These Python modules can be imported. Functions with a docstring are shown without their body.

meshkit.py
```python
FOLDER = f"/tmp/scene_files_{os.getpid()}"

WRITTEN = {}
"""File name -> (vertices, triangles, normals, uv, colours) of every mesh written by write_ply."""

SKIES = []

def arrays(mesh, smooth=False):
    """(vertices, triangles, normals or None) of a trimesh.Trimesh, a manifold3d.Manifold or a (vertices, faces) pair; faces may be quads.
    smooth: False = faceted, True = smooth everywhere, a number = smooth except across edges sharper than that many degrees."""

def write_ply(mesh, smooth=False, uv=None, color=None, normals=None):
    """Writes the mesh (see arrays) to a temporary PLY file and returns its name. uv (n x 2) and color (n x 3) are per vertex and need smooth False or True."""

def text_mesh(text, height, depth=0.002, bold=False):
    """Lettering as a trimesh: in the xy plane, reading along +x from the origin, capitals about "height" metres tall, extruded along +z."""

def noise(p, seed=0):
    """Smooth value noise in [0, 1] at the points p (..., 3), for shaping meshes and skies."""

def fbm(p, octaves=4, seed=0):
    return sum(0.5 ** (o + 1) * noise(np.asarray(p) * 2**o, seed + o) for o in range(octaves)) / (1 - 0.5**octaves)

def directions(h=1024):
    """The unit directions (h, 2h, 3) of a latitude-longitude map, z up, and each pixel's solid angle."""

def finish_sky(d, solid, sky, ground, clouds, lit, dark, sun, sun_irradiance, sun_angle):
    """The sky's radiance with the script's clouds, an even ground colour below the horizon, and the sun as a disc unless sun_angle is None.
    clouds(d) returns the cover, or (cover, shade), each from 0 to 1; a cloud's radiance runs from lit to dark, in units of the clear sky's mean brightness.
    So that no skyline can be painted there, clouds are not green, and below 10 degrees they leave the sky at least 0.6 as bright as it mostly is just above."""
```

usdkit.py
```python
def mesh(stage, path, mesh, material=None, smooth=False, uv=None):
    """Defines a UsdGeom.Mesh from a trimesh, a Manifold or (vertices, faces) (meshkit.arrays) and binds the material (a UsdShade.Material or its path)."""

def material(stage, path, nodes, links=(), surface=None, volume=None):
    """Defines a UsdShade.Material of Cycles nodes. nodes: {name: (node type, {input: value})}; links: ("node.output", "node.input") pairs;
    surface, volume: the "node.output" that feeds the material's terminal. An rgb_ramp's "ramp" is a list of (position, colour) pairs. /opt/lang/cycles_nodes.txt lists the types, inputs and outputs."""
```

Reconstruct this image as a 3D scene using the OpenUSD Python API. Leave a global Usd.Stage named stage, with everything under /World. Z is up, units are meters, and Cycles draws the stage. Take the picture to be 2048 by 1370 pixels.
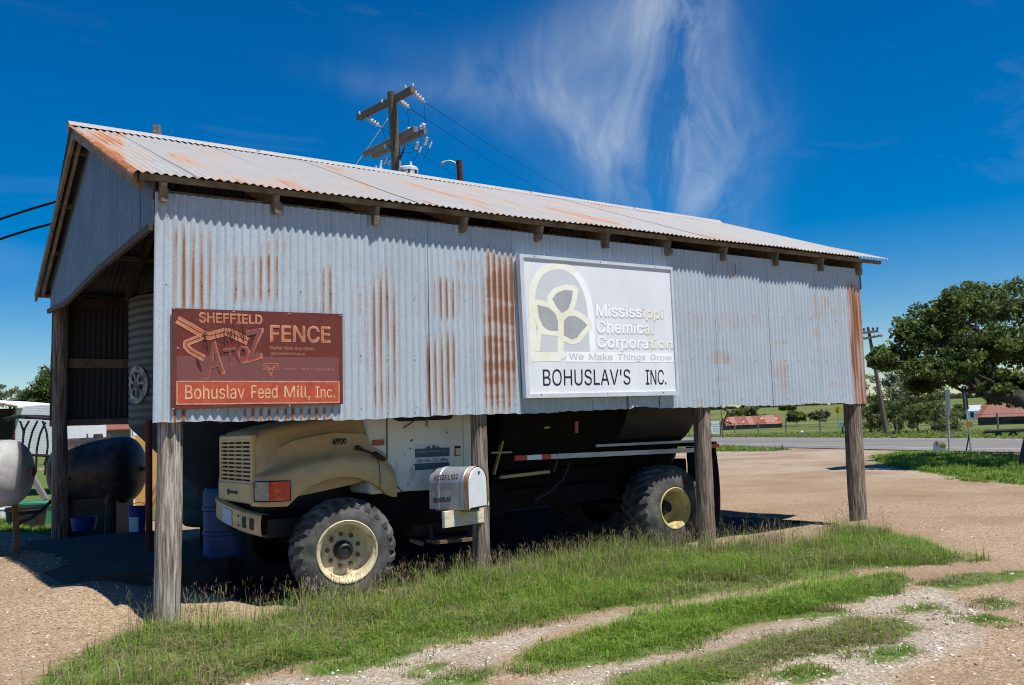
import math, random
import numpy as np, trimesh, manifold3d, usdkit, meshkit
from shapely.geometry import Polygon, Point, LineString
from shapely import affinity, contains_xy
from pxr import Usd, UsdGeom, UsdLux, UsdShade, Gf, Sdf, Vt

stage = Usd.Stage.CreateInMemory()
UsdGeom.SetStageUpAxis(stage, UsdGeom.Tokens.z)
UsdGeom.SetStageMetersPerUnit(stage, 1.0)
UsdGeom.Xform.Define(stage, '/World'); UsdGeom.Scope.Define(stage, '/World/Looks')
rng = np.random.default_rng(7); random.seed(7)

# ---------------------------------------------------------------- camera, sky, sun
EYE = np.array([-1.9328, -8.6785, 1.75])
YAW, PITCH, ROLL, FPX = 0.60602, 0.092088, -0.040082, 1777.34     # FPX: focal length in pixels of a 2048 wide picture
EXPOSURE = 0.42
SUN_DIR = np.array([0.25, -1.0, 2.3]); SUN_DIR /= np.linalg.norm(SUN_DIR)
SUN_POWER, SKY_POWER = 1.25, 0.075

def axes():
    cy, sy, cp, sp = math.cos(YAW), math.sin(YAW), math.cos(PITCH), math.sin(PITCH)
    f = np.array([sy * cp, cy * cp, sp]); r = np.array([cy, -sy, 0.0]); u = np.cross(r, f)
    c, s = math.cos(ROLL), math.sin(ROLL)
    return r * c + u * s, -r * s + u * c, f
RIGHT, UP, FWD = axes()
cam = UsdGeom.Camera.Define(stage, '/World/camera')
cam.CreateHorizontalApertureAttr(36.0); cam.CreateVerticalApertureAttr(36.0 * 685 / 1024)
cam.CreateFocalLengthAttr(36.0 * FPX / 2048)
cam.CreateClippingRangeAttr(Gf.Vec2f(0.05, 20000))
cam.CreateFStopAttr(4.0); cam.CreateFocusDistanceAttr(11.0)
cam.CreateExposureAttr(EXPOSURE)
M4 = np.eye(4); M4[0, :3] = RIGHT; M4[1, :3] = UP; M4[2, :3] = -FWD; M4[3, :3] = EYE
cam.AddTransformOp().Set(Gf.Matrix4d(*M4.ravel().tolist()))

CLOUD_D = None
def sky_material():
    el = math.asin(SUN_DIR[2]); az = math.atan2(SUN_DIR[0], SUN_DIR[1])
    N, L = {}, []
    def n(k, t, **i): N[k] = (t, i); return k
    def l(a, b): L.append((a, b))
    def m(k, op, a, b=None, clamp=False):
        i = {'math_type': op, 'use_clamp': clamp}
        if not isinstance(a, str): i['value1'] = a
        if b is not None and not isinstance(b, str): i['value2'] = b
        n(k, 'math', **i)
        if isinstance(a, str): l(a, k + '.value1')
        if isinstance(b, str): l(b, k + '.value2')
        return k + '.value'
    n('sky', 'sky_texture', sky_type='single_scattering', sun_disc=False, sun_elevation=el, sun_rotation=az, altitude=300, air_density=1.0, aerosol_density=0.3, ozone_density=3.0)
    n('hs', 'hsv', hue=0.506, saturation=1.66, value=1.07, fac=1.0); l('sky.color', 'hs.color')
    n('tc', 'texture_coordinate')
    # cirrus: a tall streak rising from above the shed's right half, in world directions about its middle
    mid = FWD + RIGHT * (1270 - 1024) / FPX + UP * (685 - 200) / FPX; mid /= np.linalg.norm(mid)
    sx = np.cross(mid, [0, 0, 1.0]); sx /= np.linalg.norm(sx); sy = np.cross(sx, mid)
    for k, v in (('dx', sx), ('dy', sy), ('dm', mid)):
        n(k, 'vector_math', math_type='dot_product', vector2=tuple(v)); l('tc.generated', k + '.vector1')
    dm = m('dmc', 'maximum', 'dm.value', 0.05)
    X = m('X', 'divide', 'dx.value', dm); Y = m('Y', 'divide', 'dy.value', dm)      # tangent plane: picture pixels / 1777
    n('p', 'combine_xyz', z=3.3); l(X, 'p.x'); l(Y, 'p.y')
    # bend the plane so that the wisps swirl
    n('w1', 'noise_texture', scale=4.5, detail=3.0, roughness=0.5); l('p.vector', 'w1.vector')
    n('w1c', 'vector_math', math_type='subtract', vector2=(0.5, 0.5, 0.5)); l('w1.color', 'w1c.vector1')
    n('w1s', 'vector_math', math_type='scale', scale=0.075); l('w1c.vector', 'w1s.vector1')
    n('pw', 'vector_math', math_type='add'); l('p.vector', 'pw.vector1'); l('w1s.vector', 'pw.vector2')
    n('sp', 'separate_xyz'); l('pw.vector', 'sp.vector')
    def blob(k, cx, cy, wx, wy, rot):
        c, s = math.cos(rot), math.sin(rot)
        ax = m(k + 'a', 'subtract', 'sp.x', cx); ay = m(k + 'b', 'subtract', 'sp.y', cy)
        u = m(k + 'u', 'add', m(k + 'u1', 'multiply', ax, c / wx), m(k + 'u2', 'multiply', ay, s / wx))
        v = m(k + 'v', 'add', m(k + 'v1', 'multiply', ax, -s / wy), m(k + 'v2', 'multiply', ay, c / wy))
        q = m(k + 'q', 'add', m(k + 'uu', 'multiply', u, u), m(k + 'vv', 'multiply', v, v))
        return m(k + 'e', 'exponent', m(k + 'n', 'multiply', q, -1.0))
    px = lambda x, y: ((x - 1270) / FPX, (200 - y) / FPX)
    blobs = [(1368, 60, .045, .17, .10, .55), (1385, 230, .036, .13, .14, .36), (1320, 310, .085, .055, .45, .62), (1425, 390, .032, .08, .25, .40), (1190, 230, .10, .045, -.45, .36), (1290, 150, .06, .12, .0, .30), (1352, 230, .035, .16, .12, .42), (1060, 160, .11, .030, -.42, .28), (870, 125, .10, .014, -.2, .22), (1190, 70, .13, .045, .3, .34)]
    tot = None
    for i, (x, y, wx, wy, rot, a) in enumerate(blobs):
        c = px(x, y); e = m(f'bl{i}', 'multiply', blob(f'b{i}', c[0], c[1], wx, wy, rot), a)
        tot = e if tot is None else m(f'bt{i}', 'add', tot, e)
    n('mp', 'mapping', scale=(1.0, 0.36, 1.0), rotation=(0, 0, -0.45)); l('pw.vector', 'mp.vector')
    n('f1', 'noise_texture', scale=13.0, detail=9.0, roughness=0.62, distortion=0.7); l('mp.vector', 'f1.vector')
    n('f1r', 'map_range', from_min=0.34, from_max=0.74, to_min=0.05, to_max=1.0, clamp=True); l('f1.fac', 'f1r.value')
    n('f2', 'noise_texture', scale=5.0, detail=4.0, roughness=0.5, distortion=0.9); l('p.vector', 'f2.vector')
    n('f2r', 'map_range', from_min=0.36, from_max=0.62, to_min=0.55, to_max=1.0, clamp=True); l('f2.fac', 'f2r.value')
    d = m('cd', 'multiply', m('ff', 'multiply', 'f1r.result', 'f2r.result'), tot)
    front = m('fr', 'greater_than', 'dm.value', 0.2)
    # faint far wisps elsewhere
    n('mq', 'mapping', scale=(1.2, 3.0, 7.0)); l('tc.generated', 'mq.vector')
    n('g1', 'noise_texture', scale=2.2, detail=8.0, roughness=0.6, distortion=0.8); l('mq.vector', 'g1.vector')
    n('g1r', 'map_range', from_min=0.56, from_max=0.85, to_min=0.0, to_max=0.08, clamp=True); l('g1.fac', 'g1r.value')
    d2 = m('cd2', 'add', m('cdf', 'multiply', d, front), 'g1r.result')
    fac = m('cf', 'minimum', m('cm', 'multiply', d2, 0.95), 0.55)
    n('mix', 'mix_color', b=(6.4, 7.2, 8.0)); l('hs.color', 'mix.a'); l(fac, 'mix.fac')
    n('bg', 'background_shader', strength=SKY_POWER); l('mix.result', 'bg.color')
    return usdkit.material(stage, '/World/Looks/sky', N, L, surface='bg.background')
dome = UsdLux.DomeLight.Define(stage, '/World/sky'); dome.CreateIntensityAttr(1.0)
UsdShade.MaterialBindingAPI.Apply(dome.GetPrim()).Bind(sky_material())
dome.GetPrim().SetCustomDataByKey('kind', 'structure')
sun = UsdLux.DistantLight.Define(stage, '/World/sun')
sun.CreateNormalizeAttr(True); sun.CreateIntensityAttr(SUN_POWER); sun.CreateAngleAttr(0.53); sun.CreateColorAttr(Gf.Vec3f(1.0, 0.965, 0.905))
zx = SUN_DIR; xx = np.cross([0, 0, 1.0], zx); xx /= np.linalg.norm(xx); yx = np.cross(zx, xx)
S4 = np.eye(4); S4[0, :3] = xx; S4[1, :3] = yx; S4[2, :3] = zx
sun.AddTransformOp().Set(Gf.Matrix4d(*S4.ravel().tolist()))

# ---------------------------------------------------------------- points from the photograph (2048 x 1370 pixels) on a known plane
def ray(px, py): return FWD + RIGHT * (px - 1024) / FPX + UP * (685 - py) / FPX
def dep(px, py, t): return EYE + ray(px, py) * t
def onx(px, py, v): d = ray(px, py); return EYE + d * (v - EYE[0]) / d[0]
def ony(px, py, v): d = ray(px, py); return EYE + d * (v - EYE[1]) / d[1]
def onz(px, py, v=0.0): d = ray(px, py); return EYE + d * (v - EYE[2]) / d[2]
def pix(P):
    d = np.asarray(P, float) - EYE; z = d @ FWD
    return np.stack([1024 + FPX * (d @ RIGHT) / z, 685 - FPX * (d @ UP) / z], -1)
def smooth(a, b, x): t = np.clip((np.asarray(x, float) - a) / (b - a), 0, 1); return t * t * (3 - 2 * t)

# ---------------------------------------------------------------- scene helpers
LOC, COUNT, PROTO = {}, {}, {}
def numbered(parent, name):
    k = (parent, name); i = COUNT.get(k, 0); COUNT[k] = i + 1
    return name if i == 0 else f'{name}_{i:03d}'
def tag(prim, label=None, category=None, group=None, kind=None):
    for k, v in (('label', label), ('category', category), ('group', group), ('kind', kind)):
        if v: prim.SetCustomDataByKey(k, v)
def thing(name, label, category, loc=(0, 0, 0), group=None):
    path = '/World/' + numbered('/World', name)
    x = UsdGeom.Xform.Define(stage, path); x.AddTranslateOp().Set(Gf.Vec3d(*map(float, loc)))
    LOC[path] = np.array(loc, float); tag(x.GetPrim(), label, category, group)
    return path
def obj(name, mesh, mat, parent=None, smooth=35, label=None, category=None, group=None, kind=None, prim=None):
    base = parent or '/World'
    path = base + '/' + numbered(base, name)
    if isinstance(mesh, list): mesh = cat(mesh)
    v, f, n = meshkit.arrays(mesh, smooth)
    loc = LOC.get(base, np.zeros(3)); LOC[path] = loc
    m = UsdGeom.Mesh.Define(stage, path)
    m.CreatePointsAttr(Vt.Vec3fArray.FromNumpy((v - loc).astype(np.float32)))
    m.CreateFaceVertexCountsAttr(Vt.IntArray.FromNumpy(np.full(len(f), 3, np.int32)))
    m.CreateFaceVertexIndicesAttr(Vt.IntArray.FromNumpy(f.astype(np.int32).ravel()))
    m.CreateSubdivisionSchemeAttr('none')
    if n is not None:
        m.CreateNormalsAttr(Vt.Vec3fArray.FromNumpy(n.astype(np.float32))); m.SetNormalsInterpolation('vertex')
    for k, a in (prim or {}).items():
        UsdGeom.PrimvarsAPI(m).CreatePrimvar(k, Sdf.ValueTypeNames.Color3fArray, 'vertex').Set(Vt.Vec3fArray.FromNumpy(np.asarray(a, np.float32)))
    UsdShade.MaterialBindingAPI.Apply(m.GetPrim()).Bind(MATS[mat])
    tag(m.GetPrim(), label, category, group, kind)
    return path
def clone(src, name, loc, rotz, label, category, group, scale=1.0):
    path = '/World/' + numbered('/World', name)
    x = UsdGeom.Xform.Define(stage, path)
    x.AddTranslateOp().Set(Gf.Vec3d(*map(float, loc))); x.AddRotateZOp().Set(math.degrees(rotz))
    if scale != 1.0: x.AddScaleOp().Set(Gf.Vec3f(scale, scale, scale))
    x.GetPrim().GetReferences().AddInternalReference(src); x.GetPrim().SetInstanceable(True)
    tag(x.GetPrim(), label, category, group)
    return path

# ---------------------------------------------------------------- shapes
def cat(ms): return trimesh.util.concatenate([trimesh.Trimesh(*meshkit.arrays(m)[:2], process=False) for m in ms])
def box(c, s, rz=0.0):
    m = trimesh.creation.box(s)
    if rz: m.apply_transform(trimesh.transformations.rotation_matrix(rz, [0, 0, 1]))
    m.apply_translation(c); return m
def frame_of(d, up=(0, 0, 1)):
    d = np.asarray(d, float); d = d / np.linalg.norm(d); u = np.asarray(up, float)
    if abs(d @ u) > 0.98: u = np.array([0, 1.0, 0])
    x = np.cross(u, d); x /= np.linalg.norm(x); return x, np.cross(d, x), d
def bar(a, b, w, h, up=(0, 0, 1), ch=0.0):
    """a box from a to b; w across, h along up, edges chamfered by ch"""
    a, b = np.asarray(a, float), np.asarray(b, float); x, y, d = frame_of(b - a, up); L = np.linalg.norm(b - a)
    if ch:
        p = [(-w/2+ch, -h/2), (w/2-ch, -h/2), (w/2, -h/2+ch), (w/2, h/2-ch), (w/2-ch, h/2), (-w/2+ch, h/2), (-w/2, h/2-ch), (-w/2, -h/2+ch)]
        m = trimesh.creation.extrude_polygon(Polygon(p), L, engine='earcut')
    else:
        m = trimesh.creation.box((w, h, L)); m.apply_translation((0, 0, L / 2))
    T = np.eye(4); T[:3, 0] = x; T[:3, 1] = y; T[:3, 2] = d; T[:3, 3] = a; m.apply_transform(T); return m
def tube(pts, r, n=10, caps=True):
    pts = np.asarray(pts, float); k = len(pts); r = np.broadcast_to(np.asarray(r, float), k)
    t = np.gradient(pts, axis=0); t /= np.linalg.norm(t, axis=1, keepdims=True)
    x = frame_of(t[0])[0]; V = []; a = np.arange(n) * 2 * np.pi / n
    for i in range(k):
        x = x - t[i] * (x @ t[i]); x /= np.linalg.norm(x); y = np.cross(t[i], x)
        V.append(pts[i] + r[i] * (np.cos(a)[:, None] * x + np.sin(a)[:, None] * y))
    V = np.vstack(V); F = []
    for i in range(k - 1):
        for j in range(n):
            p, q = i * n + j, i * n + (j + 1) % n
            F += [(p, q, q + n), (p, q + n, p + n)]
    if caps:
        V = np.vstack([V, pts[0], pts[-1]])
        for j in range(n):
            F += [(k * n, (j + 1) % n, j), (k * n + 1, (k - 1) * n + j, (k - 1) * n + (j + 1) % n)]
    return trimesh.Trimesh(V, F, process=False)
def lathe(prof, n=32, at=(0, 0, 0), axis=(0, 0, 1)):
    """prof: (radius, height) pairs, closed onto the axis where the radius is 0; turned about axis through at"""
    prof = np.asarray(prof, float); a = np.arange(n) * 2 * np.pi / n; k = len(prof)
    x, y, d = frame_of(axis, (0, 0, 1) if abs(axis[2]) < .9 else (0, 1, 0))
    V = np.vstack([np.asarray(at) + r * (np.cos(a)[:, None] * x + np.sin(a)[:, None] * y) + h * d for r, h in prof]); F = []
    for i in range(k - 1):
        for j in range(n):
            p, q = i * n + j, i * n + (j + 1) % n
            F += [(p, q, q + n), (p, q + n, p + n)]
    m = trimesh.Trimesh(V, F, process=False); m.merge_vertices(); m.update_faces(m.nondegenerate_faces()); return m
def hull(balls, n=10):
    """the rounded hull of balls (x, y, z, r)"""
    P = []
    s = trimesh.creation.icosphere(2 if n > 8 else 1).vertices
    for x, y, z, r in balls: P.append(s * r + (x, y, z))
    return trimesh.convex.convex_hull(np.vstack(P))
def rbox(lo, hi, r=0.02):
    lo, hi = np.asarray(lo, float), np.asarray(hi, float)
    r = min(r, *(0.49 * (hi - lo)))
    return hull([(x, y, z, r) for x in (lo[0]+r, hi[0]-r) for y in (lo[1]+r, hi[1]-r) for z in (lo[2]+r, hi[2]-r)], 6)
def grid(P):
    """a sheet through an array of points (n, m, 3)"""
    n, m = P.shape[:2]; i = np.arange(n * m).reshape(n, m)
    a, b, c, d = i[:-1, :-1].ravel(), i[1:, :-1].ravel(), i[1:, 1:].ravel(), i[:-1, 1:].ravel()
    return trimesh.Trimesh(P.reshape(-1, 3), np.vstack([np.stack([a, b, c], 1), np.stack([a, c, d], 1)]), process=False)
def sheet2(P, t, nrm):
    """a closed thin plate from a sheet of points, t thick along nrm"""
    P = np.asarray(P, float); n, m = P.shape[:2]; Q = P + np.asarray(nrm) * t
    g1, g2 = grid(P), grid(Q); g1.faces = g1.faces[:, ::-1]
    e = np.concatenate([np.arange(m), np.arange(1, n) * m + m - 1, (n - 1) * m + np.arange(m - 2, -1, -1), np.arange(n - 2, 0, -1) * m])
    e2 = np.roll(e, -1); o = n * m
    s = np.vstack([np.stack([e, e2, e2 + o], 1), np.stack([e, e2 + o, e + o], 1)])
    return trimesh.Trimesh(np.vstack([g1.vertices, g2.vertices]), np.vstack([g1.faces, g2.faces + o, s]), process=False)
def quad_map(corners, uv):
    """corners TL, TR, BR, BL (3-d); uv in [0, 1], v downwards"""
    c = np.asarray(corners, float); u, v = uv[:, :1], uv[:, 1:2]
    return c[0] * (1-u) * (1-v) + c[1] * u * (1-v) + c[2] * u * v + c[3] * (1-u) * v
def lettering(text, corners, out, depth=0.004, bold=False):
    """text filling the quad of corners (TL, TR, BR, BL), standing out along out"""
    m = meshkit.text_mesh(text, 1.0, 1.0, bold); v = m.vertices; lo, hi = m.bounds
    uv = np.stack([(v[:, 0]-lo[0])/(hi[0]-lo[0]), (hi[1]-v[:, 1])/(hi[1]-lo[1])], 1)
    P = quad_map(corners, uv) + np.asarray(out) * (v[:, 2:3] > .5) * depth
    return trimesh.Trimesh(P, m.faces, process=False)
def plate(poly, plane, depth=0.004):
    """a shapely polygon in pixels, put on a plane through plane(px, py) and given a depth towards -y"""
    ms = []
    for g in getattr(poly, 'geoms', [poly]):
        if g.is_empty or g.area < 1e-9: continue
        m = trimesh.creation.extrude_polygon(g, 1.0, engine='earcut'); v = m.vertices
        P = np.array([plane(a, b) for a, b in v[:, :2]]); P[:, 1] -= depth * (v[:, 2] > .5)
        ms.append(trimesh.Trimesh(P, m.faces, process=False))
    return cat(ms)

# ---------------------------------------------------------------- materials
MATS = {}
def mat(name, ramp, scale=6.0, stretch=(1, 1, 1), rough=0.6, metal=0.0, bump=0.0, bscale=None, detail=6.0, spec=0.4, lo=0.3, hi=0.7, translucent=None, rough2=None, coat=0.0, second=None):
    """noise between the colours of ramp; second = (colour, scale, stretch, from, to): a second noise laid over it"""
    if np.ndim(ramp[0]) == 0: ramp = [ramp, ramp]
    k = len(ramp); st = [(lo + (hi - lo) * i / max(k - 1, 1), c) for i, c in enumerate(ramp)]
    N = {'tc': ('texture_coordinate', {}), 'mp': ('mapping', {'scale': stretch}), 'n': ('noise_texture', {'scale': scale, 'detail': detail, 'roughness': 0.6}), 'r': ('rgb_ramp', {'ramp': st}),
         'p': ('principled_bsdf', {'roughness': rough, 'metallic': metal, 'specular_ior_level': spec, 'coat_weight': coat})}
    L = [('tc.object', 'mp.vector'), ('mp.vector', 'n.vector'), ('n.fac', 'r.fac')]; col = 'r.color'
    if second:
        c, s2, st2, f0, f1 = second
        N.update({'mp2': ('mapping', {'scale': st2, 'location': (3.7, 1.3, 9.1)}), 'n2': ('noise_texture', {'scale': s2, 'detail': 7.0, 'roughness': 0.65}), 'mr2': ('map_range', {'from_min': f0, 'from_max': f1, 'to_min': 0.0, 'to_max': 1.0, 'clamp': True}), 'mx2': ('mix_color', {'b': c})})
        L += [('tc.object', 'mp2.vector'), ('mp2.vector', 'n2.vector'), ('n2.fac', 'mr2.value'), ('mr2.result', 'mx2.fac'), (col, 'mx2.a')]; col = 'mx2.result'
    L.append((col, 'p.base_color'))
    if rough2 is not None:
        N['mr'] = ('map_range', {'from_min': 0.3, 'from_max': 0.7, 'to_min': rough, 'to_max': rough2, 'clamp': True}); L += [('n.fac', 'mr.value'), ('mr.result', 'p.roughness')]
    if bump:
        N['bn'] = ('noise_texture', {'scale': bscale or scale * 4, 'detail': 5.0, 'roughness': 0.6}); N['b'] = ('bump', {'strength': bump, 'distance': 0.01})
        L += [('mp.vector', 'bn.vector'), ('bn.fac', 'b.height'), ('b.normal', 'p.normal')]
    surf = 'p.BSDF'
    if translucent:
        N['t'] = ('translucent_bsdf', {}); N['mc'] = ('mix_closure', {'fac': translucent}); L += [(col, 't.color'), ('p.BSDF', 'mc.closure1'), ('t.BSDF', 'mc.closure2')]; surf = 'mc.closure'
    MATS[name] = usdkit.material(stage, '/World/Looks/' + name, N, L, surface=surf)

def metal_sheet(name, base, dark, rough=0.42, metal=0.55, rustcol=((.43, .25, .13), (.29, .12, .05), (.15, .058, .027)), spangle=55.0, streak=(30, 30, 2.0)):
    """galvanised iron; the primvar 'rust' (red channel) says how far each point has rusted"""
    N = {'tc': ('texture_coordinate', {}), 'vo': ('voronoi_texture', {'scale': spangle, 'randomness': 1.0}), 'mp': ('mapping', {'scale': streak}),
         'n': ('noise_texture', {'scale': 1.0, 'detail': 6.0, 'roughness': 0.65}), 'n3': ('noise_texture', {'scale': 1.3, 'detail': 5.0, 'roughness': 0.6}),
         'sv': ('separate_color', {'color_type': 'rgb'}), 'a1': ('math', {'math_type': 'multiply', 'value2': 0.18}), 'a2': ('math', {'math_type': 'multiply', 'value2': 0.52}), 'a3': ('math', {'math_type': 'multiply', 'value2': 0.35}), 'a4': ('math', {'math_type': 'add'}), 'a5': ('math', {'math_type': 'add'}),
         'r': ('rgb_ramp', {'ramp': [(0.30, dark), (0.72, base)]}),
         'at': ('attribute', {'attribute': 'rust'}), 'sr': ('separate_color', {'color_type': 'rgb'}),
         'n4': ('noise_texture', {'scale': 70.0, 'detail': 4.0, 'roughness': 0.7}), 'm4': ('math', {'math_type': 'multiply_add', 'value2': 0.5, 'value3': -0.25}), 'ra': ('math', {'math_type': 'add'}), 'rr': ('map_range', {'from_min': 0.22, 'from_max': 0.62, 'to_min': 0.0, 'to_max': 1.0, 'clamp': True}),
         'rc': ('rgb_ramp', {'ramp': [(0.2, rustcol[0]), (0.55, rustcol[1]), (1.0, rustcol[2])]}),
         'mx': ('mix_color', {}), 'me': ('map_range', {'from_min': 0, 'from_max': 1, 'to_min': metal, 'to_max': 0.0, 'clamp': True}), 'ro': ('map_range', {'from_min': 0, 'from_max': 1, 'to_min': rough, 'to_max': 0.9, 'clamp': True}),
         'p': ('principled_bsdf', {'specular_ior_level': 0.4})}
    L = [('tc.object', 'vo.vector'), ('tc.object', 'mp.vector'), ('mp.vector', 'n.vector'), ('tc.object', 'n3.vector'), ('vo.color', 'sv.color'), ('sv.r', 'a1.value1'), ('n.fac', 'a2.value1'), ('n3.fac', 'a3.value1'),
         ('a1.value', 'a4.value1'), ('a2.value', 'a4.value2'), ('a4.value', 'a5.value1'), ('a3.value', 'a5.value2'), ('a5.value', 'r.fac'),
         ('at.color', 'sr.color'), ('tc.object', 'n4.vector'), ('n4.fac', 'm4.value1'), ('sr.r', 'ra.value1'), ('m4.value', 'ra.value2'), ('ra.value', 'rr.value'), ('ra.value', 'rc.fac'),
         ('rr.result', 'mx.fac'), ('r.color', 'mx.a'), ('rc.color', 'mx.b'), ('mx.result', 'p.base_color'), ('rr.result', 'me.value'), ('me.result', 'p.metallic'), ('rr.result', 'ro.value'), ('ro.result', 'p.roughness')]
    MATS[name] = usdkit.material(stage, '/World/Looks/' + name, N, L, surface='p.BSDF')

metal_sheet('wall_iron', (.455, .515, .56), (.33, .38, .42), rough=.5, metal=.12)
metal_sheet('gable_iron', (.22, .295, .37), (.11, .15, .20), rough=0.5, metal=0.3)  # darker, bluer than the front wall iron; the gable's shade is in the colour
metal_sheet('bin_iron', (.085, .088, .086), (.05, .053, .053), rough=0.6, metal=0.2)
metal_sheet('roof_iron', (.385, .372, .355), (.31, .30, .285), rough=0.6, metal=0.15, rustcol=((.48, .27, .13), (.36, .13, .045), (.24, .07, .025)), streak=(26, 2.2, 2.2))
metal_sheet('shaded_iron', (.045, .05, .054), (.025, .028, .03), rough=0.7, metal=0.2)  # iron darkened in its colour to stand for shade under the roof
mat('post_wood', [(.11, .08, .06), (.30, .25, .20), (.50, .45, .40)], 3.0, (19, 19, .9), lo=.37, hi=.63, rough=.85, bump=.9, bscale=7, second=((.16, .085, .05), 1.4, (3, 3, .9), .56, .72))
mat('brown_post_wood', [(.06, .042, .03), (.19, .145, .11), (.33, .27, .215)], 3.0, (19, 19, .9), lo=.37, hi=.63, rough=.85, bump=.9, bscale=7, second=((.09, .055, .035), 1.2, (3, 3, .7), .54, .74))
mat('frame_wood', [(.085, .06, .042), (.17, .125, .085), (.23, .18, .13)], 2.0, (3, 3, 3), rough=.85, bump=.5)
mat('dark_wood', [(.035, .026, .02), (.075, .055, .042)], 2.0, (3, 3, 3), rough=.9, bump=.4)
mat('new_wood', [(.50, .40, .27), (.66, .56, .42), (.72, .64, .51)], 5.0, (2, 2, 9), rough=.8, bump=.5)
mat('grey_wood', [(.13, .13, .11), (.22, .22, .19)], 4.0, (2, 2, 12), rough=.85, bump=.5)
mat('pole_wood', [(.09, .065, .05), (.17, .13, .10)], 3.0, (8, 8, .6), rough=.9, bump=.6)
mat('crossarm_wood', [(.12, .10, .085), (.25, .22, .19)], 3.0, (3, 3, 3), rough=.9, bump=.4)
mat('sign_maroon', [(.095, .020, .014), (.14, .028, .017)], 7.0, rough=.6, second=((.22, .065, .028), 30, (1, 1, 1), .58, .78), spec=.3)
mat('sign_mauve', [(.145, .050, .046), (.18, .062, .056)], 7.0, (40, 40, 2), rough=.6, spec=.3)
mat('sign_orange', [(.36, .058, .030), (.47, .085, .040)], 5.0, rough=.6, second=((.30, .040, .022), 9, (1, 1, 1), .5, .75), spec=.3)
mat('sign_peach', [(.40, .165, .10), (.60, .33, .22)], 22.0, rough=.6, spec=.3, second=((.50, .17, .08), 14, (1, 1, 1), .52, .62))
mat('sign_cream', [(.50, .27, .11), (.68, .50, .28)], 22.0, rough=.6, spec=.3, second=((.52, .20, .08), 12, (1, 1, 1), .58, .66))
mat('sign_rail', [(.33, .10, .055), (.50, .19, .10)], 9.0, rough=.6, spec=.3)
mat('sign_dull', [(.36, .15, .10), (.44, .20, .13)], 9.0, rough=.6, spec=.3)
mat('sign_black', [(.05, .014, .012), (.08, .02, .015)], 9.0, rough=.6, spec=.3)
mat('sign_white', [(.60, .62, .65), (.70, .71, .73)], 3.0, (1, 1, .4), rough=.5, spec=.3)
mat('sign_bright', [(.78, .79, .80), (.84, .84, .84)], 3.0, rough=.5, spec=.3)
mat('sign_ivory', [(.74, .72, .58), (.79, .78, .70)], 5.0, rough=.55, spec=.3, second=((.68, .63, .42), 3, (1, 1, 1), .5, .75))
mat('sign_shade', [(.50, .515, .535), (.56, .57, .59)], 3.0, rough=.5, spec=.3)
mat('sign_grey', [(.30, .315, .32), (.36, .375, .385)], 5.0, rough=.55, spec=.3)
mat('sign_ink', [(.012, .014, .03), (.028, .03, .05)], 30.0, rough=.5, spec=.3)
mat('sign_frame', [(.55, .58, .61), (.66, .69, .72)], 5.0, rough=.4, metal=.3)
mat('truck_tan', [(.54, .345, .15), (.60, .395, .18)], 3.0, rough=.42, spec=.45, coat=.15, second=((.42, .28, .145), 5, (1, 1, 1.6), .48, .78))
mat('truck_white', [(.62, .62, .57), (.70, .70, .65)], 3.0, rough=.45, spec=.45, second=((.30, .26, .19), 5, (1, 1, .3), .60, .82))
mat('tyre_rubber', [(.028, .027, .026), (.06, .058, .056)], 6.0, rough=.85, bump=.3, second=((.16, .15, .135), 4, (1, 1, 1), .42, .75))
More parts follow.
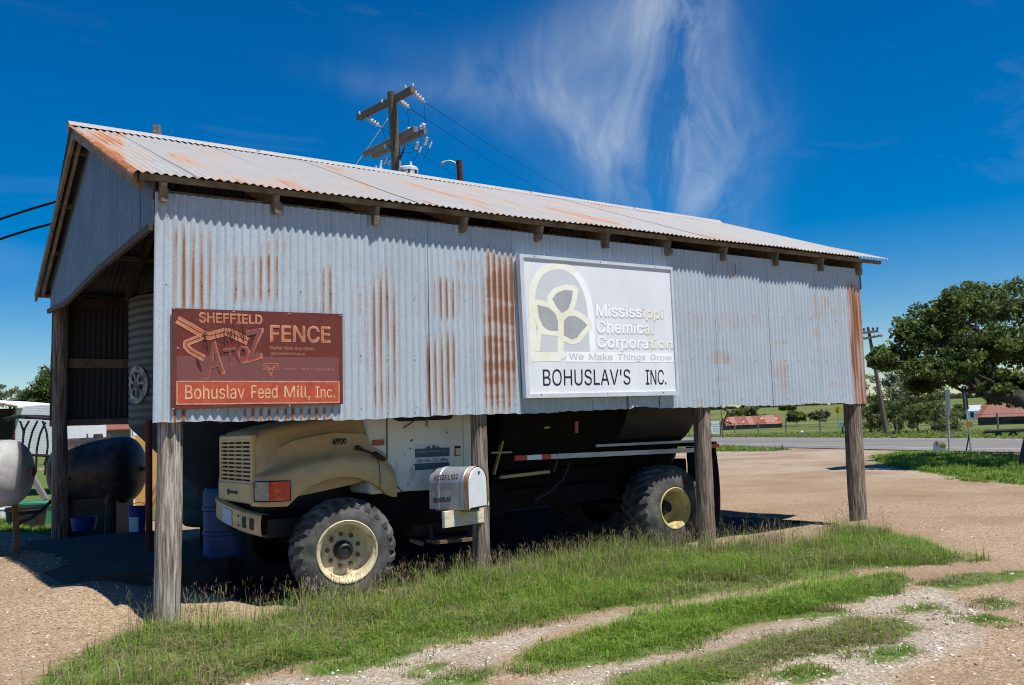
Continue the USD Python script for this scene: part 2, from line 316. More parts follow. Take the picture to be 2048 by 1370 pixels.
mat('black_rubber', [(.010, .010, .010), (.022, .021, .02)], 6.0, rough=.7)
mat('rim_cream', [(.52, .44, .26), (.62, .54, .36)], 6.0, rough=.55, second=((.26, .15, .07), 9, (1, 1, 1), .50, .72))
mat('rim_yellow', [(.42, .33, .12), (.52, .43, .19)], 6.0, rough=.55, second=((.24, .15, .06), 8, (1, 1, 1), .56, .74))
mat('shade_metal', [(.006, .006, .006), (.014, .013, .012)], 6.0, rough=.95, spec=.08)  # near-black and dull; the dark under the shed is put into this colour
mat('shade_soil', [(.012, .010, .008), (.03, .025, .02), (.05, .04, .03)], 5.0, rough=1.0, bump=.4, spec=.1)  # soil colour darkened to stand for the shade under the shed
mat('black_metal', [(.008, .008, .008), (.02, .019, .018)], 6.0, rough=.55)
mat('dark_steel', [(.022, .021, .019), (.05, .046, .04)], 6.0, rough=.7)
mat('rusty_steel', [(.10, .06, .035), (.20, .13, .085)], 14.0, rough=.9, bump=.4)
mat('dull_silver', [(.38, .38, .36), (.5, .5, .48)], 6.0, rough=.5, metal=.3, second=((.16, .12, .08), 8, (1, 1, 1), .6, .75))
mat('amber_lens', [(.55, .025, .006), (.62, .04, .01), (.90, .16, .03)], 12.0, rough=.15, spec=.6)
mat('red_lens', [(.26, .022, .015), (.33, .03, .02)], 40.0, rough=.2, spec=.6)
mat('clear_lens', [(.15, .15, .12), (.42, .43, .40)], 14.0, rough=.08, spec=.8)
mat('tape_red', (.55, .03, .025), rough=.3)
mat('tape_white', (.75, .76, .76), rough=.3)
mat('decal_teal', [(.02, .075, .095), (.03, .10, .12)], 5.0, rough=.4)
mat('decal_pale', (.55, .60, .60), rough=.4)
mat('decal_green', (.20, .30, .27), rough=.4)
mat('plate_blue', [(.34, .40, .52), (.48, .54, .62)], 30.0, rough=.4)
mat('mailbox_iron', [(.30, .33, .36), (.42, .45, .48)], 7.0, rough=.42, metal=.55, second=((.36, .19, .10), 5, (1, 1, 1), .62, .74))
mat('mailbox_door', [(.66, .67, .68), (.74, .75, .76)], 7.0, rough=.45, metal=.2, second=((.5, .42, .33), 5, (1, 1, 1), .60, .78))
mat('mailbox_rust', [(.24, .10, .045), (.40, .24, .15), (.50, .46, .42)], 9.0, rough=.8)
mat('porcelain', [(.62, .63, .64), (.75, .76, .77)], 8.0, rough=.15, spec=.6)
mat('glass_insulator', [(.40, .36, .36), (.60, .58, .60)], 12.0, rough=.15, spec=.7)
mat('transformer_grey', [(.50, .54, .58), (.62, .66, .70)], 4.0, rough=.4)
mat('wire', (.006, .006, .007), rough=1.0, spec=.05)
mat('guy_wire', (.62, .66, .70), rough=.4, metal=.4)
mat('oxide_red', [(.06, .012, .010), (.10, .02, .015)], 6.0, rough=.7)
mat('tank_grey', [(.27, .27, .27), (.42, .42, .41)], 7.0, rough=.6, bump=.2, second=((.22, .16, .11), 3.0, (1, 1, 1), .56, .75))
mat('tank_dark', [(.010, .009, .009), (.024, .020, .018)], 5.0, rough=.5, second=((.11, .06, .035), 3, (1, 1, 1), .5, .7))
mat('poly_green', [(.015, .04, .038), (.025, .055, .05)], 3.0, rough=.6)
mat('worn_paint', [(.08, .083, .08), (.30, .31, .31)], 9.0, lo=.40, hi=.58, rough=.8)
mat('drum_blue', [(.005, .036, .12), (.007, .045, .15)], 4.0, rough=.45)
mat('tub_blue', [(.012, .03, .20), (.015, .04, .25)], 4.0, rough=.5)
mat('tub_green', [(.02, .20, .10), (.03, .26, .13)], 4.0, rough=.5)
mat('white_plastic', [(.62, .64, .66), (.72, .74, .75)], 4.0, rough=.45)
mat('label_white', [(.45, .55, .60), (.65, .72, .75)], 30.0, rough=.5)
mat('white_siding', [(.66, .68, .70), (.76, .77, .78)], 3.0, rough=.6)
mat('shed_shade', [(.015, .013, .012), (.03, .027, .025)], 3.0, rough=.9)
mat('orange_wall', [(.60, .32, .10), (.68, .38, .13)], 3.0, rough=.7)
mat('red_roof', [(.17, .052, .032), (.23, .09, .06)], 2.0, (1, 1, 1), rough=.8)
mat('barn_roof', [(.15, .040, .024), (.21, .060, .036)], .9, (6, .4, 1), rough=.8, second=((.45, .36, .29), 1.0, (.75, .75, .0), .58, .63))
mat('pale_barn_roof', [(.24, .105, .075), (.32, .155, .115)], 1.5, rough=.8)
mat('barn_boards', [(.07, .058, .05), (.14, .12, .105)], 2.0, (8, 8, .6), rough=.9)
mat('dark_barn_boards', [(.035, .02, .016), (.07, .042, .034)], 2.0, (8, 8, .6), rough=.9)
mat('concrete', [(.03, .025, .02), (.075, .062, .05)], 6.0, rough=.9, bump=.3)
mat('sign_yellow', (.72, .42, .02), rough=.4)
mat('sign_back_orange', [(.42, .20, .08), (.50, .26, .11)], 5.0, rough=.6)
mat('galv_post', [(.26, .31, .31), (.38, .43, .43)], 8.0, rough=.5, metal=.4)
mat('yard_sign_pink', (.62, .22, .20), rough=.6)
mat('yard_sign_gold', (.55, .36, .05), rough=.6)
mat('asphalt', [(.155, .138, .12), (.20, .18, .155)], .25, (1, 1, 1), rough=.85, second=((.125, .122, .122), .12, (3, .35, 1), .45, .62))
mat('road_paint', (.62, .62, .60), rough=.7)
mat('stone', [(.30, .22, .16), (.44, .35, .27), (.62, .56, .50)], 9.0, rough=.9)
mat('bark', [(.018, .015, .012), (.05, .042, .036)], 5.0, (6, 6, 1), rough=.95, bump=.6)
mat('pale_bark', [(.16, .14, .12), (.30, .27, .24)], 5.0, (6, 6, 1), rough=.95)

def foliage(name, base='tint', trans=0.35):
    N = {'at': ('attribute', {'attribute': base}), 'p': ('principled_bsdf', {'roughness': 0.6, 'specular_ior_level': 0.25}), 't': ('translucent_bsdf', {}), 'mc': ('mix_closure', {'fac': trans})}
    MATS[name] = usdkit.material(stage, '/World/Looks/' + name, N, [('at.color', 'p.base_color'), ('at.color', 't.color'), ('p.BSDF', 'mc.closure1'), ('t.BSDF', 'mc.closure2')], surface='mc.closure')
foliage('leaf'); foliage('blade', trans=0.4)
# ---------------------------------------------------------------- the ground
def wpoly(px): return Polygon([onz(x, y)[:2] for x, y in px]).buffer(0)
STRIP_A = wpoly([(30, 1420), (70, 1365), (150, 1310), (235, 1275), (330, 1250), (440, 1262), (560, 1240), (640, 1222), (760, 1196), (860, 1180), (960, 1160), (1050, 1135), (1150, 1118), (1260, 1100), (1350, 1094), (1450, 1104), (1540, 1110), (1620, 1092), (1690, 1060), (1770, 1062), (1850, 1086), (1920, 1112), (1930, 1124), (1850, 1134), (1720, 1140), (1620, 1158), (1500, 1180), (1330, 1202), (1200, 1222), (1060, 1248), (950, 1272), (850, 1290), (740, 1305), (640, 1320), (520, 1345), (400, 1390), (300, 1440)])
STRIP_B = wpoly([(1015, 1322), (1100, 1283), (1200, 1256), (1300, 1232), (1430, 1206), (1560, 1184), (1680, 1160), (1790, 1148), (1830, 1160), (1800, 1186), (1700, 1208), (1600, 1236), (1480, 1262), (1370, 1292), (1260, 1318), (1090, 1340)])
STRIP_C = wpoly([(1120, 1420), (1240, 1352), (1340, 1322), (1480, 1288), (1600, 1268), (1700, 1238), (1800, 1240), (1860, 1258), (1800, 1282), (1700, 1304), (1560, 1330), (1480, 1362), (1420, 1420)])
BITS = [wpoly(p) for p in ([(600, 1330), (760, 1295), (850, 1290), (830, 1310), (700, 1345), (610, 1352)], [(820, 1335), (900, 1318), (890, 1336), (830, 1345)], [(800, 1375), (900, 1345), (1010, 1330), (960, 1375)], [(1720, 1305), (1810, 1288), (1850, 1305), (1790, 1330), (1730, 1328)], [(1930, 1200), (2000, 1190), (2050, 1210), (1990, 1220)], [(1560, 1232), (1660, 1215), (1720, 1228), (1620, 1242)], [(1820, 1172), (1920, 1150), (2060, 1140), (2060, 1158), (1900, 1184)], [(1905, 1238), (1985, 1228), (2048, 1250), (1960, 1256)], [(1500, 1352), (1620, 1330), (1700, 1345), (1600, 1375)], [(1780, 1215), (1880, 1205), (1900, 1222), (1810, 1230)])]
ISLAND = wpoly([(1738, 913), (1800, 905), (1900, 905), (2060, 912), (2400, 925), (2400, 1010), (2060, 974), (1900, 953), (1800, 938), (1752, 926)])
VERGE = wpoly([(1200, 894), (1445, 893), (1560, 896), (1590, 899), (1540, 903), (1446, 903), (1200, 904)])
LEFTGRASS = wpoly([(-120, 1092), (-60, 1060), (20, 1062), (100, 1066), (150, 1080), (100, 1093), (30, 1098)])
def road_near(y): return 28.9 + .31 * y
def road_far(y): return 39.6 + .335 * y

def height(x, y):
    x, y = np.asarray(x, float), np.asarray(y, float)
    h = .30 * (1 - smooth(-.5, 1.25, x)) * smooth(-.15, 1.35, y) * smooth(-9, -4, x + .0 * y)
    h = h - .09 * smooth(.9, 1.4, x) * (1 - smooth(10.9, 11.5, x)) * smooth(.02, .35, y) * (1 - smooth(6.5, 7.5, y))
    h = h + .05 * np.exp(-((y + .55) / .5) ** 2) * smooth(-.6, .4, x) * (1 - smooth(10.5, 12.0, x))
    r = np.hypot(x - EYE[0], y - EYE[1])
    p = np.stack([x, y, 0 * x], -1)
    h = h + (meshkit.fbm(p * 1.1, 4, 3) - .5) * .075 * (1 - smooth(14, 26, r))
    h = h + (meshkit.fbm(p * 6.0, 3, 9) - .5) * .03 * (1 - smooth(10, 16, r))
    far = smooth(230, 560, r) * 8.0 - smooth(62, 230, r) * 2.2 + (meshkit.fbm(p * .004, 3, 5) - .5) * 2.2 * smooth(90, 420, r)
    return h + far - smooth(700, 2500, r) * 26

az = np.concatenate([np.linspace(-.62, .62, 215), np.linspace(.62, 2 * np.pi - .62, 62)[1:-1]]) + YAW
rad = np.concatenate([[0.0], np.geomspace(.6, 4.4, 24), np.geomspace(4.5, 70, 235)[0:], np.geomspace(72, 4200, 90)])
A_, R_ = np.meshgrid(az, rad)
gx, gy = EYE[0] + R_ * np.sin(A_), EYE[1] + R_ * np.cos(A_)
gz = height(gx, gy)
def inside(poly, x, y, soft=.0):
    return contains_xy(poly, x, y).astype(float)
near = R_ < 75
mask = np.zeros(gx.shape + (3,)); X_, Y_ = gx[near], gy[near]
gr = np.zeros(X_.shape)
for p in [STRIP_A, STRIP_B, STRIP_C, LEFTGRASS] + BITS:
    gr = np.maximum(gr, inside(p, X_, Y_) * .62); gr = np.maximum(gr, inside(p.buffer(-.06), X_, Y_) * .85)
    gr = np.maximum(gr, inside(p.buffer(.07), X_, Y_) * .42)
for p in (ISLAND, VERGE): gr = np.maximum(gr, inside(p, X_, Y_))
gr = np.maximum(gr, (X_ > road_far(Y_) - .2) * 1.0)
gr = np.maximum(gr, .95 * ((Y_ > 12) & (X_ < 6)) * 1.0)
mask[..., 0][near] = gr; mask[..., 0][~near] = 1
# pale limestone: the two wheel tracks between the strips and the washed out corner at the right
pale = np.zeros(X_.shape)
PALE = [wpoly([(0, 1460), (480, 1375), (760, 1318), (960, 1280), (1150, 1245), (1330, 1212), (1500, 1190), (1540, 1196), (1300, 1228), (1100, 1262), (1010, 1310), (900, 1385), (700, 1460)]), wpoly([(900, 1460), (1090, 1350), (1260, 1322), (1400, 1292), (1520, 1262), (1610, 1246), (1620, 1262), (1480, 1286), (1300, 1326), (1180, 1372), (1100, 1460)]), wpoly([(1500, 1460), (1560, 1340), (1660, 1290), (1600, 1240), (1730, 1190), (1860, 1180), (1960, 1220), (1940, 1290), (1800, 1340), (1700, 1460)])]
for p in PALE: pale = np.maximum(pale, inside(p, X_, Y_)); pale = np.maximum(pale, inside(p.buffer(.1), X_, Y_) * .5)
pale = np.maximum(pale, .55 * smooth(14, 22, X_ + 0 * Y_) * (X_ < road_near(Y_)))
mask[..., 1][near] = pale
mask[..., 2] = smooth(60, 110, R_)
ground = grid(np.stack([gx, gy, gz], -1)[:, list(range(len(az))) + [0]])
gmask = mask[:, list(range(len(az))) + [0]].reshape(-1, 3)
ground.faces = ground.faces[:, ::-1]
if ground.face_normals[5000][2] < 0: ground.faces = ground.faces[:, ::-1]

def ground_material():
    N, L = {}, []
    def n(k, t, **i): N[k] = (t, i)
    n('g', 'geometry'); n('at', 'attribute', attribute='mask'); n('sm', 'separate_color', color_type='rgb'); L.append(('at.color', 'sm.color'))
    P = 'g.position'
    def noise(k, s, d=5.0, r=.6): n(k, 'noise_texture', scale=s, detail=d, roughness=r); L.append((P, k + '.vector')); return k + '.fac'
    n('v', 'voronoi_texture', scale=62.0, randomness=1.0); L.append((P, 'v.vector')); n('sv', 'separate_color', color_type='rgb'); L.append(('v.color', 'sv.color'))
    n('v2', 'voronoi_texture', scale=11.0, randomness=1.0); L.append((P, 'v2.vector'))
    n('gr', 'rgb_ramp', ramp=[(0, (.195, .130, .080)), (.35, (.285, .198, .124)), (.7, (.35, .253, .165)), (1, (.45, .35, .25))]); L.append(('sv.r', 'gr.fac'))
    n('gp', 'rgb_ramp', ramp=[(0, (.23, .185, .14)), (.4, (.33, .275, .21)), (.8, (.41, .35, .275)), (1, (.52, .465, .39))]); L.append(('sv.g', 'gp.fac'))
    noise('na', 1.6, 6.0); noise('nb', .35, 4.0); noise('nc', 9.0, 5.0); noise('nd', 60.0, 3.0)
    n('pm', 'math', math_type='multiply_add', value2=1.4, value3=-.70); L.append(('na.fac', 'pm.value1'))
    n('pa', 'math', math_type='add', use_clamp=True); L += [('sm.g', 'pa.value1'), ('pm.value', 'pa.value2')]
    n('pr', 'map_range', from_min=.25, from_max=.85, to_min=0, to_max=1, clamp=True); L.append(('pa.value', 'pr.value'))
    n('m1', 'mix_color'); L += [('pr.result', 'm1.fac'), ('gr.color', 'm1.a'), ('gp.color', 'm1.b')]
    # damp brown soil in patches
    n('so', 'map_range', from_min=.44, from_max=.68, to_min=0, to_max=.8, clamp=True); L.append(('nb.fac', 'so.value'))
    n('m2', 'mix_color', b=(.215, .14, .082)); L += [('so.result', 'm2.fac'), ('m1.result', 'm2.a')]
    n('fi', 'map_range', from_min=.3, from_max=.7, to_min=.78, to_max=1.12, clamp=True); L.append(('nd.fac', 'fi.value'))
    n('fv', 'combine_xyz'); L += [('fi.result', 'fv.x'), ('fi.result', 'fv.y'), ('fi.result', 'fv.z')]
    n('m3', 'mix_color', blend_type='multiply', fac=1.0); L += [('m2.result', 'm3.a'), ('fv.vector', 'm3.b')]
    # grass soil
    n('gg', 'rgb_ramp', ramp=[(.3, (.055, .10, .015)), (.5, (.085, .135, .025)), (.7, (.15, .14, .06))]); L.append(('nc.fac', 'gg.fac'))
    n('ff', 'rgb_ramp', ramp=[(.30, (.075, .105, .024)), (.5, (.105, .13, .034)), (.72, (.155, .15, .055))]);
    n('fm', 'mapping', scale=(.02, .02, .02)); L.append((P, 'fm.vector')); n('fn', 'noise_texture', scale=2.0, detail=6.0); L += [('fm.vector', 'fn.vector'), ('fn.fac', 'ff.fac')]
    n('m4', 'mix_color'); L += [('sm.b', 'm4.fac'), ('gg.color', 'm4.a'), ('ff.color', 'm4.b')]
    n('gn', 'math', math_type='multiply_add', value2=.9, value3=-.45); L.append(('nc.fac', 'gn.value1'))
    n('ga', 'math', math_type='add'); L += [('sm.r', 'ga.value1'), ('gn.value', 'ga.value2')]
    n('gm', 'map_range', from_min=.42, from_max=.72, to_min=0, to_max=1, clamp=True); L.append(('ga.value', 'gm.value'))
    n('m5', 'mix_color'); L += [('gm.result', 'm5.fac'), ('m3.result', 'm5.a'), ('m4.result', 'm5.b')]
    n('b1', 'bump', strength=.5, distance=.015, invert=True); L.append(('v.distance', 'b1.height'))
    n('b2', 'bump', strength=.3, distance=.03, invert=True); L += [('v2.distance', 'b2.height'), ('b1.normal', 'b2.normal')]
    n('p', 'principled_bsdf', roughness=.95, specular_ior_level=.15); L += [('m5.result', 'p.base_color'), ('b2.normal', 'p.normal')]
    MATS['ground'] = usdkit.material(stage, '/World/Looks/ground', N, L, surface='p.BSDF')
ground_material()
obj('ground', ground, 'ground', smooth=True, kind='structure', prim={'mask': gmask})
ys = np.linspace(-160, 320, 60)
obj('road', grid(np.stack([np.stack([road_near(ys) * (1-t) + road_far(ys) * t, ys, 0 * ys + .035 + .05 * math.sin(math.pi * t)], -1) for t in np.linspace(0, 1, 7)], 1)), 'asphalt', smooth=True, kind='structure')
def stripe(name, t, w):
    a, b = road_near(ys) * (1-t) + road_far(ys) * t, ys
    obj(name, grid(np.stack([np.stack([a - w/2, b, 0 * a + .043 + .05 * math.sin(math.pi * t)], -1), np.stack([a + w/2, b, 0 * a + .043 + .05 * math.sin(math.pi * t)], -1)], 1)), 'road_paint', smooth=False, kind='structure')
stripe('road_edge_line', .14, .14); stripe('road_edge_line', .93, .14)
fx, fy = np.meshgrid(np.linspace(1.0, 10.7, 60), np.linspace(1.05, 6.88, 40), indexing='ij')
obj('dark_floor_sheet', grid(np.stack([fx, fy, height(fx, fy) + .012], -1)), 'shade_soil', smooth=True, kind='structure')  # added dark sheet over the ground; stands for shade and cuts bounce light
def slab(pts, z0, z1):
    m = trimesh.creation.extrude_polygon(Polygon(pts), z1 - z0, engine='earcut'); m.apply_translation((0, 0, z0)); return m
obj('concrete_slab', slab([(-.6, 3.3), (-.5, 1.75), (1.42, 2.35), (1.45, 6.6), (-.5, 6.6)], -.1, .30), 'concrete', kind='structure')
# ---------------------------------------------------------------- the shed
LEAN, LEN, WID, ZB, ZT, PITCH_C = .0143, 11.07, 7.0, 1.883, 4.064, .0829
shed = thing('shed', 'long open pole shed clad in grey corrugated iron with a rust streaked gable roof', 'shed')
EL, ER = ony(276, 342, -.16), ony(1778, 520, -.23)
RL, RR = ony(140, 250, 3.5), ony(1440, 446, 3.5)
BL = ony(77, 593, 7.37); BR = RR + (BL - RL)
def fb(x, y, z=0.0, o=3, s=0): return meshkit.fbm(np.stack(np.broadcast_arrays(np.asarray(x, float), y, z), -1), o, s)
def blobw(px, py, b):
    x0, x1, y0, y1 = b[:4]; ex, ey = max(6, .18 * (x1 - x0)), max(8, .22 * (y1 - y0))
    return smooth(x0 - ex, x0 + ex, px) * (1 - smooth(x1 - ex, x1 + ex, px)) * smooth(y0 - ey, y0 + ey, py) * (1 - smooth(y1 - ey, y1 + ey, py))
WALL_RUST = [(336, 352, 445, 850, .8), (350, 392, 440, 640, 1.0), (392, 425, 450, 640, .85), (455, 565, 505, 610, .78), (600, 668, 525, 640, .82), (735, 800, 540, 840, .92), (850, 922, 550, 645, .85), (850, 915, 655, 840, .84), (690, 740, 560, 640, .5), (930, 965, 560, 760, .5), (968, 1032, 505, 830, 1.12), (345, 380, 815, 850, 1.2), (452, 690, 812, 850, 1.05), (1420, 1466, 680, 800, .62), (1428, 1470, 610, 660, .4), (1480, 1525, 590, 700, .42), (1545, 1580, 660, 800, .58), (1618, 1650, 590, 730, .5), (1655, 1695, 595, 800, .58), (1530, 1560, 530, 600, .36)]
def wall_rust(P, phase, zz):
    q = pix(P); px, py = q[..., 0], q[..., 1]
    valley = .5 - .5 * np.cos(phase); x, z = P[..., 0], P[..., 2]
    col = meshkit.noise(np.stack([np.floor(phase / (2 * np.pi) + .5) * 7.31, 0 * x, z * .8], -1), 4)
    st = fb(x * 9, z * 2.4, 0, 3, 6); band = fb(x * 2.2, z * 11, 3, 4, 8)
    r = np.zeros(x.shape)
    for b in WALL_RUST:
        w = blobw(px, py, b) * b[4]
        if b[0] > 1300: v = w * (.30 + .55 * smooth(.36, .66, band)) * (.70 + .30 * valley) * (.5 + .6 * st)
        elif b[0] == 968: v = w * (.14 + .66 * valley ** 1.2 * (.45 + .9 * st) + .22 * smooth(.4, .62, band))
        else: v = .86 * w * (.15 + .85 * valley ** 1.6) * (.35 + .9 * col) * (.55 + .9 * st)
        r = np.maximum(r, v)
    r = np.maximum(r, .46 * smooth(.50, .74, fb(x * 1.4, z * 2.6, 5, 4, 2)) * valley * (.3 + col))
    lo = smooth(.10, .0, P[..., 2] - zz) * .35 * st
    return np.clip(np.maximum(r, lo), 0, 1.2)
def col3(a): a = np.asarray(a).reshape(-1); return np.stack([a, a, a], 1)
nsh = 19; wsh = LEN / nsh
zrow = np.linspace(0, 1, 84)
r1 = np.random.default_rng(3)
for i in range(nsh):
    x0, x1 = i * wsh - (.025 if i == 0 else 0), (i + 1) * wsh + (PITCH_C * .55 if i < nsh - 1 else 0)
    s = np.linspace(x0, x1, 66); S, T = np.meshgrid(s, zrow)
    zb = ZB + r1.normal(0, .008) + .004 * np.sin(S * 30); zt = ZT + .02
    tear = 0
    if 5.7 < x0 + wsh / 2 < 6.35: tear = smooth(.22, 0, T) * smooth(x1, x0, S)
    zb = zb + .035 * smooth(5.75, 6.0, S) * (1 - smooth(6.0, 6.6, S))
    Z = zb + (zt - zb) * T
    ph = 2 * np.pi * S / PITCH_C
    Y = -.0108 * np.cos(ph) - .0035 * (x1 - S) / wsh - .02 * (fb(S * .8, Z * .9, 1, 2, 11) - .5) - .05 * tear + .006 * r1.normal() * (1 - T)
    P = np.stack([S + LEAN * Z, Y, Z], -1)
    ru = wall_rust(P, ph + np.pi, ZB)
    if i == nsh - 1: ru = np.maximum(ru, np.where(S > x0 + .34 * wsh, .58 + .7 * (fb(S * 30, Z * 1.5, 2, 3, 5) - .5) + .10 * np.cos(ph), 0) * smooth(1.02, .8, T))
    obj('wall_sheet', grid(P), 'wall_iron', shed, smooth=True, prim={'rust': col3(ru)}, label='rusted orange end sheet at the right corner' if i == nsh - 1 else None)
# nail heads and laps on the wall
obj('wall_nails', cat([hull([(x + LEAN * z, -.014, z, .0055)], 4) for z in (1.98, 2.55, 3.2, 3.86) for x in np.arange(PITCH_C, LEN, PITCH_C * 4)]), 'dark_steel', shed, kind='stuff')

ROOF_RUST = [(150, 255, 258, 340, .78, 0), (180, 310, 285, 345, .40, 0), (300, 620, 352, 425, .62, 0), (330, 480, 285, 340, .35, 0), (560, 700, 365, 425, .40, 0), (700, 860, 300, 345, .25, 0)]
ROOF_STREAK = [(785, 360, 1000, 415, 6, .5), (880, 372, 1120, 432, 5, .38), (1080, 412, 1265, 456, 6, .52), (1000, 400, 1150, 445, 6, .45), (640, 350, 800, 395, 6, .3), (470, 330, 640, 390, 7, .3), (1280, 450, 1420, 480, 5, .3)]
def roof_rust(P, phase):
    q = pix(P); px, py = q[..., 0], q[..., 1]; x, y = P[..., 0], P[..., 1]
    valley = .5 - .5 * np.cos(phase); st = fb(x * 12, y * 1.2, 0, 3, 16); st2 = fb(x * 3, y * .7, 0, 3, 26)
    r = np.zeros(x.shape)
    for b in ROOF_RUST: r = np.maximum(r, blobw(px, py, b) * b[4] * (.3 + 1.2 * st) * (.6 + .4 * valley))
    for xa, ya, xb, yb, w, a in ROOF_STREAK:
        d = np.hypot(xb - xa, yb - ya); ux, uy = (xb - xa) / d, (yb - ya) / d
        t = (px - xa) * ux + (py - ya) * uy; o = -(px - xa) * uy + (py - ya) * ux
        r = np.maximum(r, a * np.exp(-(o / w) ** 2) * smooth(-30, 20, t) * (1 - smooth(d - 40, d + 30, t)) * (.35 + 1.0 * st))
    return np.clip(np.maximum(r, .50 * smooth(.46, .74, st2) * st * 1.4), 0, 1.1)
def roof_slope(A, B, C, D, nx, nt, res, front):
    """A, B: eave left and right; C, D: ridge left and right"""
    nrm = np.cross(B - A, C - A); nrm /= np.linalg.norm(nrm); nrm *= np.sign(nrm[2])
    L = np.linalg.norm(B - A); w = L / nx
    for i in range(nx):
        s = np.linspace(i * w - (PITCH_C * .5 if i else 0), (i + 1) * w, res) / L; S, T = np.meshgrid(s, np.linspace(0, 1, nt))
        base = A * ((1-S) * (1-T))[..., None] + B * (S * (1-T))[..., None] + C * ((1-S) * T)[..., None] + D * (S * T)[..., None]
        ph = 2 * np.pi * S * L / PITCH_C
        off = .0095 * np.cos(ph) + .003 * (i % 2) + .02 * (fb(S * 9, T * 3, 2, 2, 12) - .5) * (T < .97) + .004 * np.sin(i * 7.7) * (1 - T)
        base = base + (A - C) / np.linalg.norm(A - C) * (.012 * np.sin(i * 3.1) * (1 - T))[..., None]
        P = base + nrm * off[..., None]
        obj('roof_sheet', grid(P), 'roof_iron' if front else 'shaded_iron', shed, smooth=True, prim={'rust': col3(roof_rust(P, ph) if front else 0 * S + .1)})  # back slope takes the shaded copy so its underside looks black
roof_slope(EL, ER, RL, RR, 20, 40, 58, True)
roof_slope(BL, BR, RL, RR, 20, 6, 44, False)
# the bent down rusty end of the front slope
t = np.linspace(0, 1, 40); e = EL + (RL - EL) * t[:, None] + np.array([-.004, 0, .012])
dn = np.array([-.035, -.015, -.095]); wob = 1 + .25 * (fb(t * 9, 0 * t, 0, 3, 1) - .5)
dep_ = np.linspace(0, 1, 6); flap = e[:, None, :] + dn * (dep_[None, :, None] * (wob * (.35 + .65 * smooth(1.0, .0, t)))[:, None, None]) + np.array([-.022, 0, .0]) * np.sin(np.pi * dep_)[None, :, None] + np.array([-.010, 0, .006]) * np.sin(t * 150)[:, None, None] * dep_[None, :, None]
obj('rake_flashing', grid(flap), 'roof_iron', shed, smooth=True, prim={'rust': col3(.15 + .95 * fb(flap[..., 0] * 30, flap[..., 1] * 5, flap[..., 2] * 30, 3, 2))}, label='rusted orange edge sheet bent down over the gable')
# ridge cap
rn = (RR - RL) / np.linalg.norm(RR - RL); fs = EL - RL; fs = fs - rn * (fs @ rn); fs /= np.linalg.norm(fs); bs = BL - RL; bs = bs - rn * (bs @ rn); bs /= np.linalg.norm(bs)
for k in range(5):
    a, b = RL + rn * (k * 2.40 - (.02 if k == 0 else 0)), RL + rn * min((k + 1) * 2.40 + .05, np.linalg.norm(RR - RL))
    u = np.linspace(0, 1, 60); rows = []
    for off, lift in ((fs * .14, .018), (fs * .05, .028), (fs * .0, .055), (bs * .05, .028), (bs * .14, .018)):
        rows.append(a + (b - a) * u[:, None] + off + np.array([0, 0, lift]) + np.array([0, 0, .008]) * np.sin(u * 2 * np.pi * 29)[:, None] * (lift < .02))
    G = np.stack(rows, 1); obj('ridge_cap', grid(G), 'roof_iron', shed, smooth=True, prim={'rust': col3(.10 + .25 * fb(G[..., 0] * 3, G[..., 1] * 9, 4, 3, 7))})

# gables: the left one shows; the right one closes the far end
def gable(x0, sgn, A, R, B, res, nz, name):
    n = 12; w = (WID) / n
    for i in range(n):
        y = np.linspace(i * w, (i + 1) * w + (PITCH_C * .5 if i < n - 1 else 0), res); top = np.where(y < 3.5, A[2] + (R[2] - A[2]) * (y - A[1]) / (R[1] - A[1]), R[2] + (B[2] - R[2]) * (y - R[1]) / (B[1] - R[1])) - .03
        low = 3.755 + .012 * y + r1.normal(0, .006) - .10 * np.exp(-((y - 5.6) / .55) ** 2) + .03 * (fb(y * 6, 0 * y, sgn, 2, 5) - .5)
        Y, T = np.meshgrid(y, np.linspace(0, 1, nz)); Z = low + (top - low) * T
        X = x0 + LEAN * Z + sgn * (.0125 * np.cos(2 * np.pi * Y / PITCH_C) + .003 * (i % 2) + .02 * (fb(Y, Z, 4, 2, 3) - .5))
        P = np.stack([X, Y, Z], -1)
        obj(name, grid(P), 'gable_iron', shed, smooth=True, prim={'rust': col3(.26 * fb(Y * 9, Z * 1.5, 1, 3, 9) + .1 * smooth(.2, 0, T))})
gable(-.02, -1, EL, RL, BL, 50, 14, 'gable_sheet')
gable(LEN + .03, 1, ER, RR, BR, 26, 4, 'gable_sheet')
# back wall: eye height at left; unseen rest carried to ground to block light
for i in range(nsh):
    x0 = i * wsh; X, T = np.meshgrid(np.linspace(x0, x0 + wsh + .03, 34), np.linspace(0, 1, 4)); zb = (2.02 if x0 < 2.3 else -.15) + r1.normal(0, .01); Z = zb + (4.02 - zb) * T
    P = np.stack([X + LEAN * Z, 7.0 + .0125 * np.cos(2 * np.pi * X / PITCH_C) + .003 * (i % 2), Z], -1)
    obj('back_wall_sheet', grid(P), 'shaded_iron', shed, smooth=True, prim={'rust': col3(0 * X)})

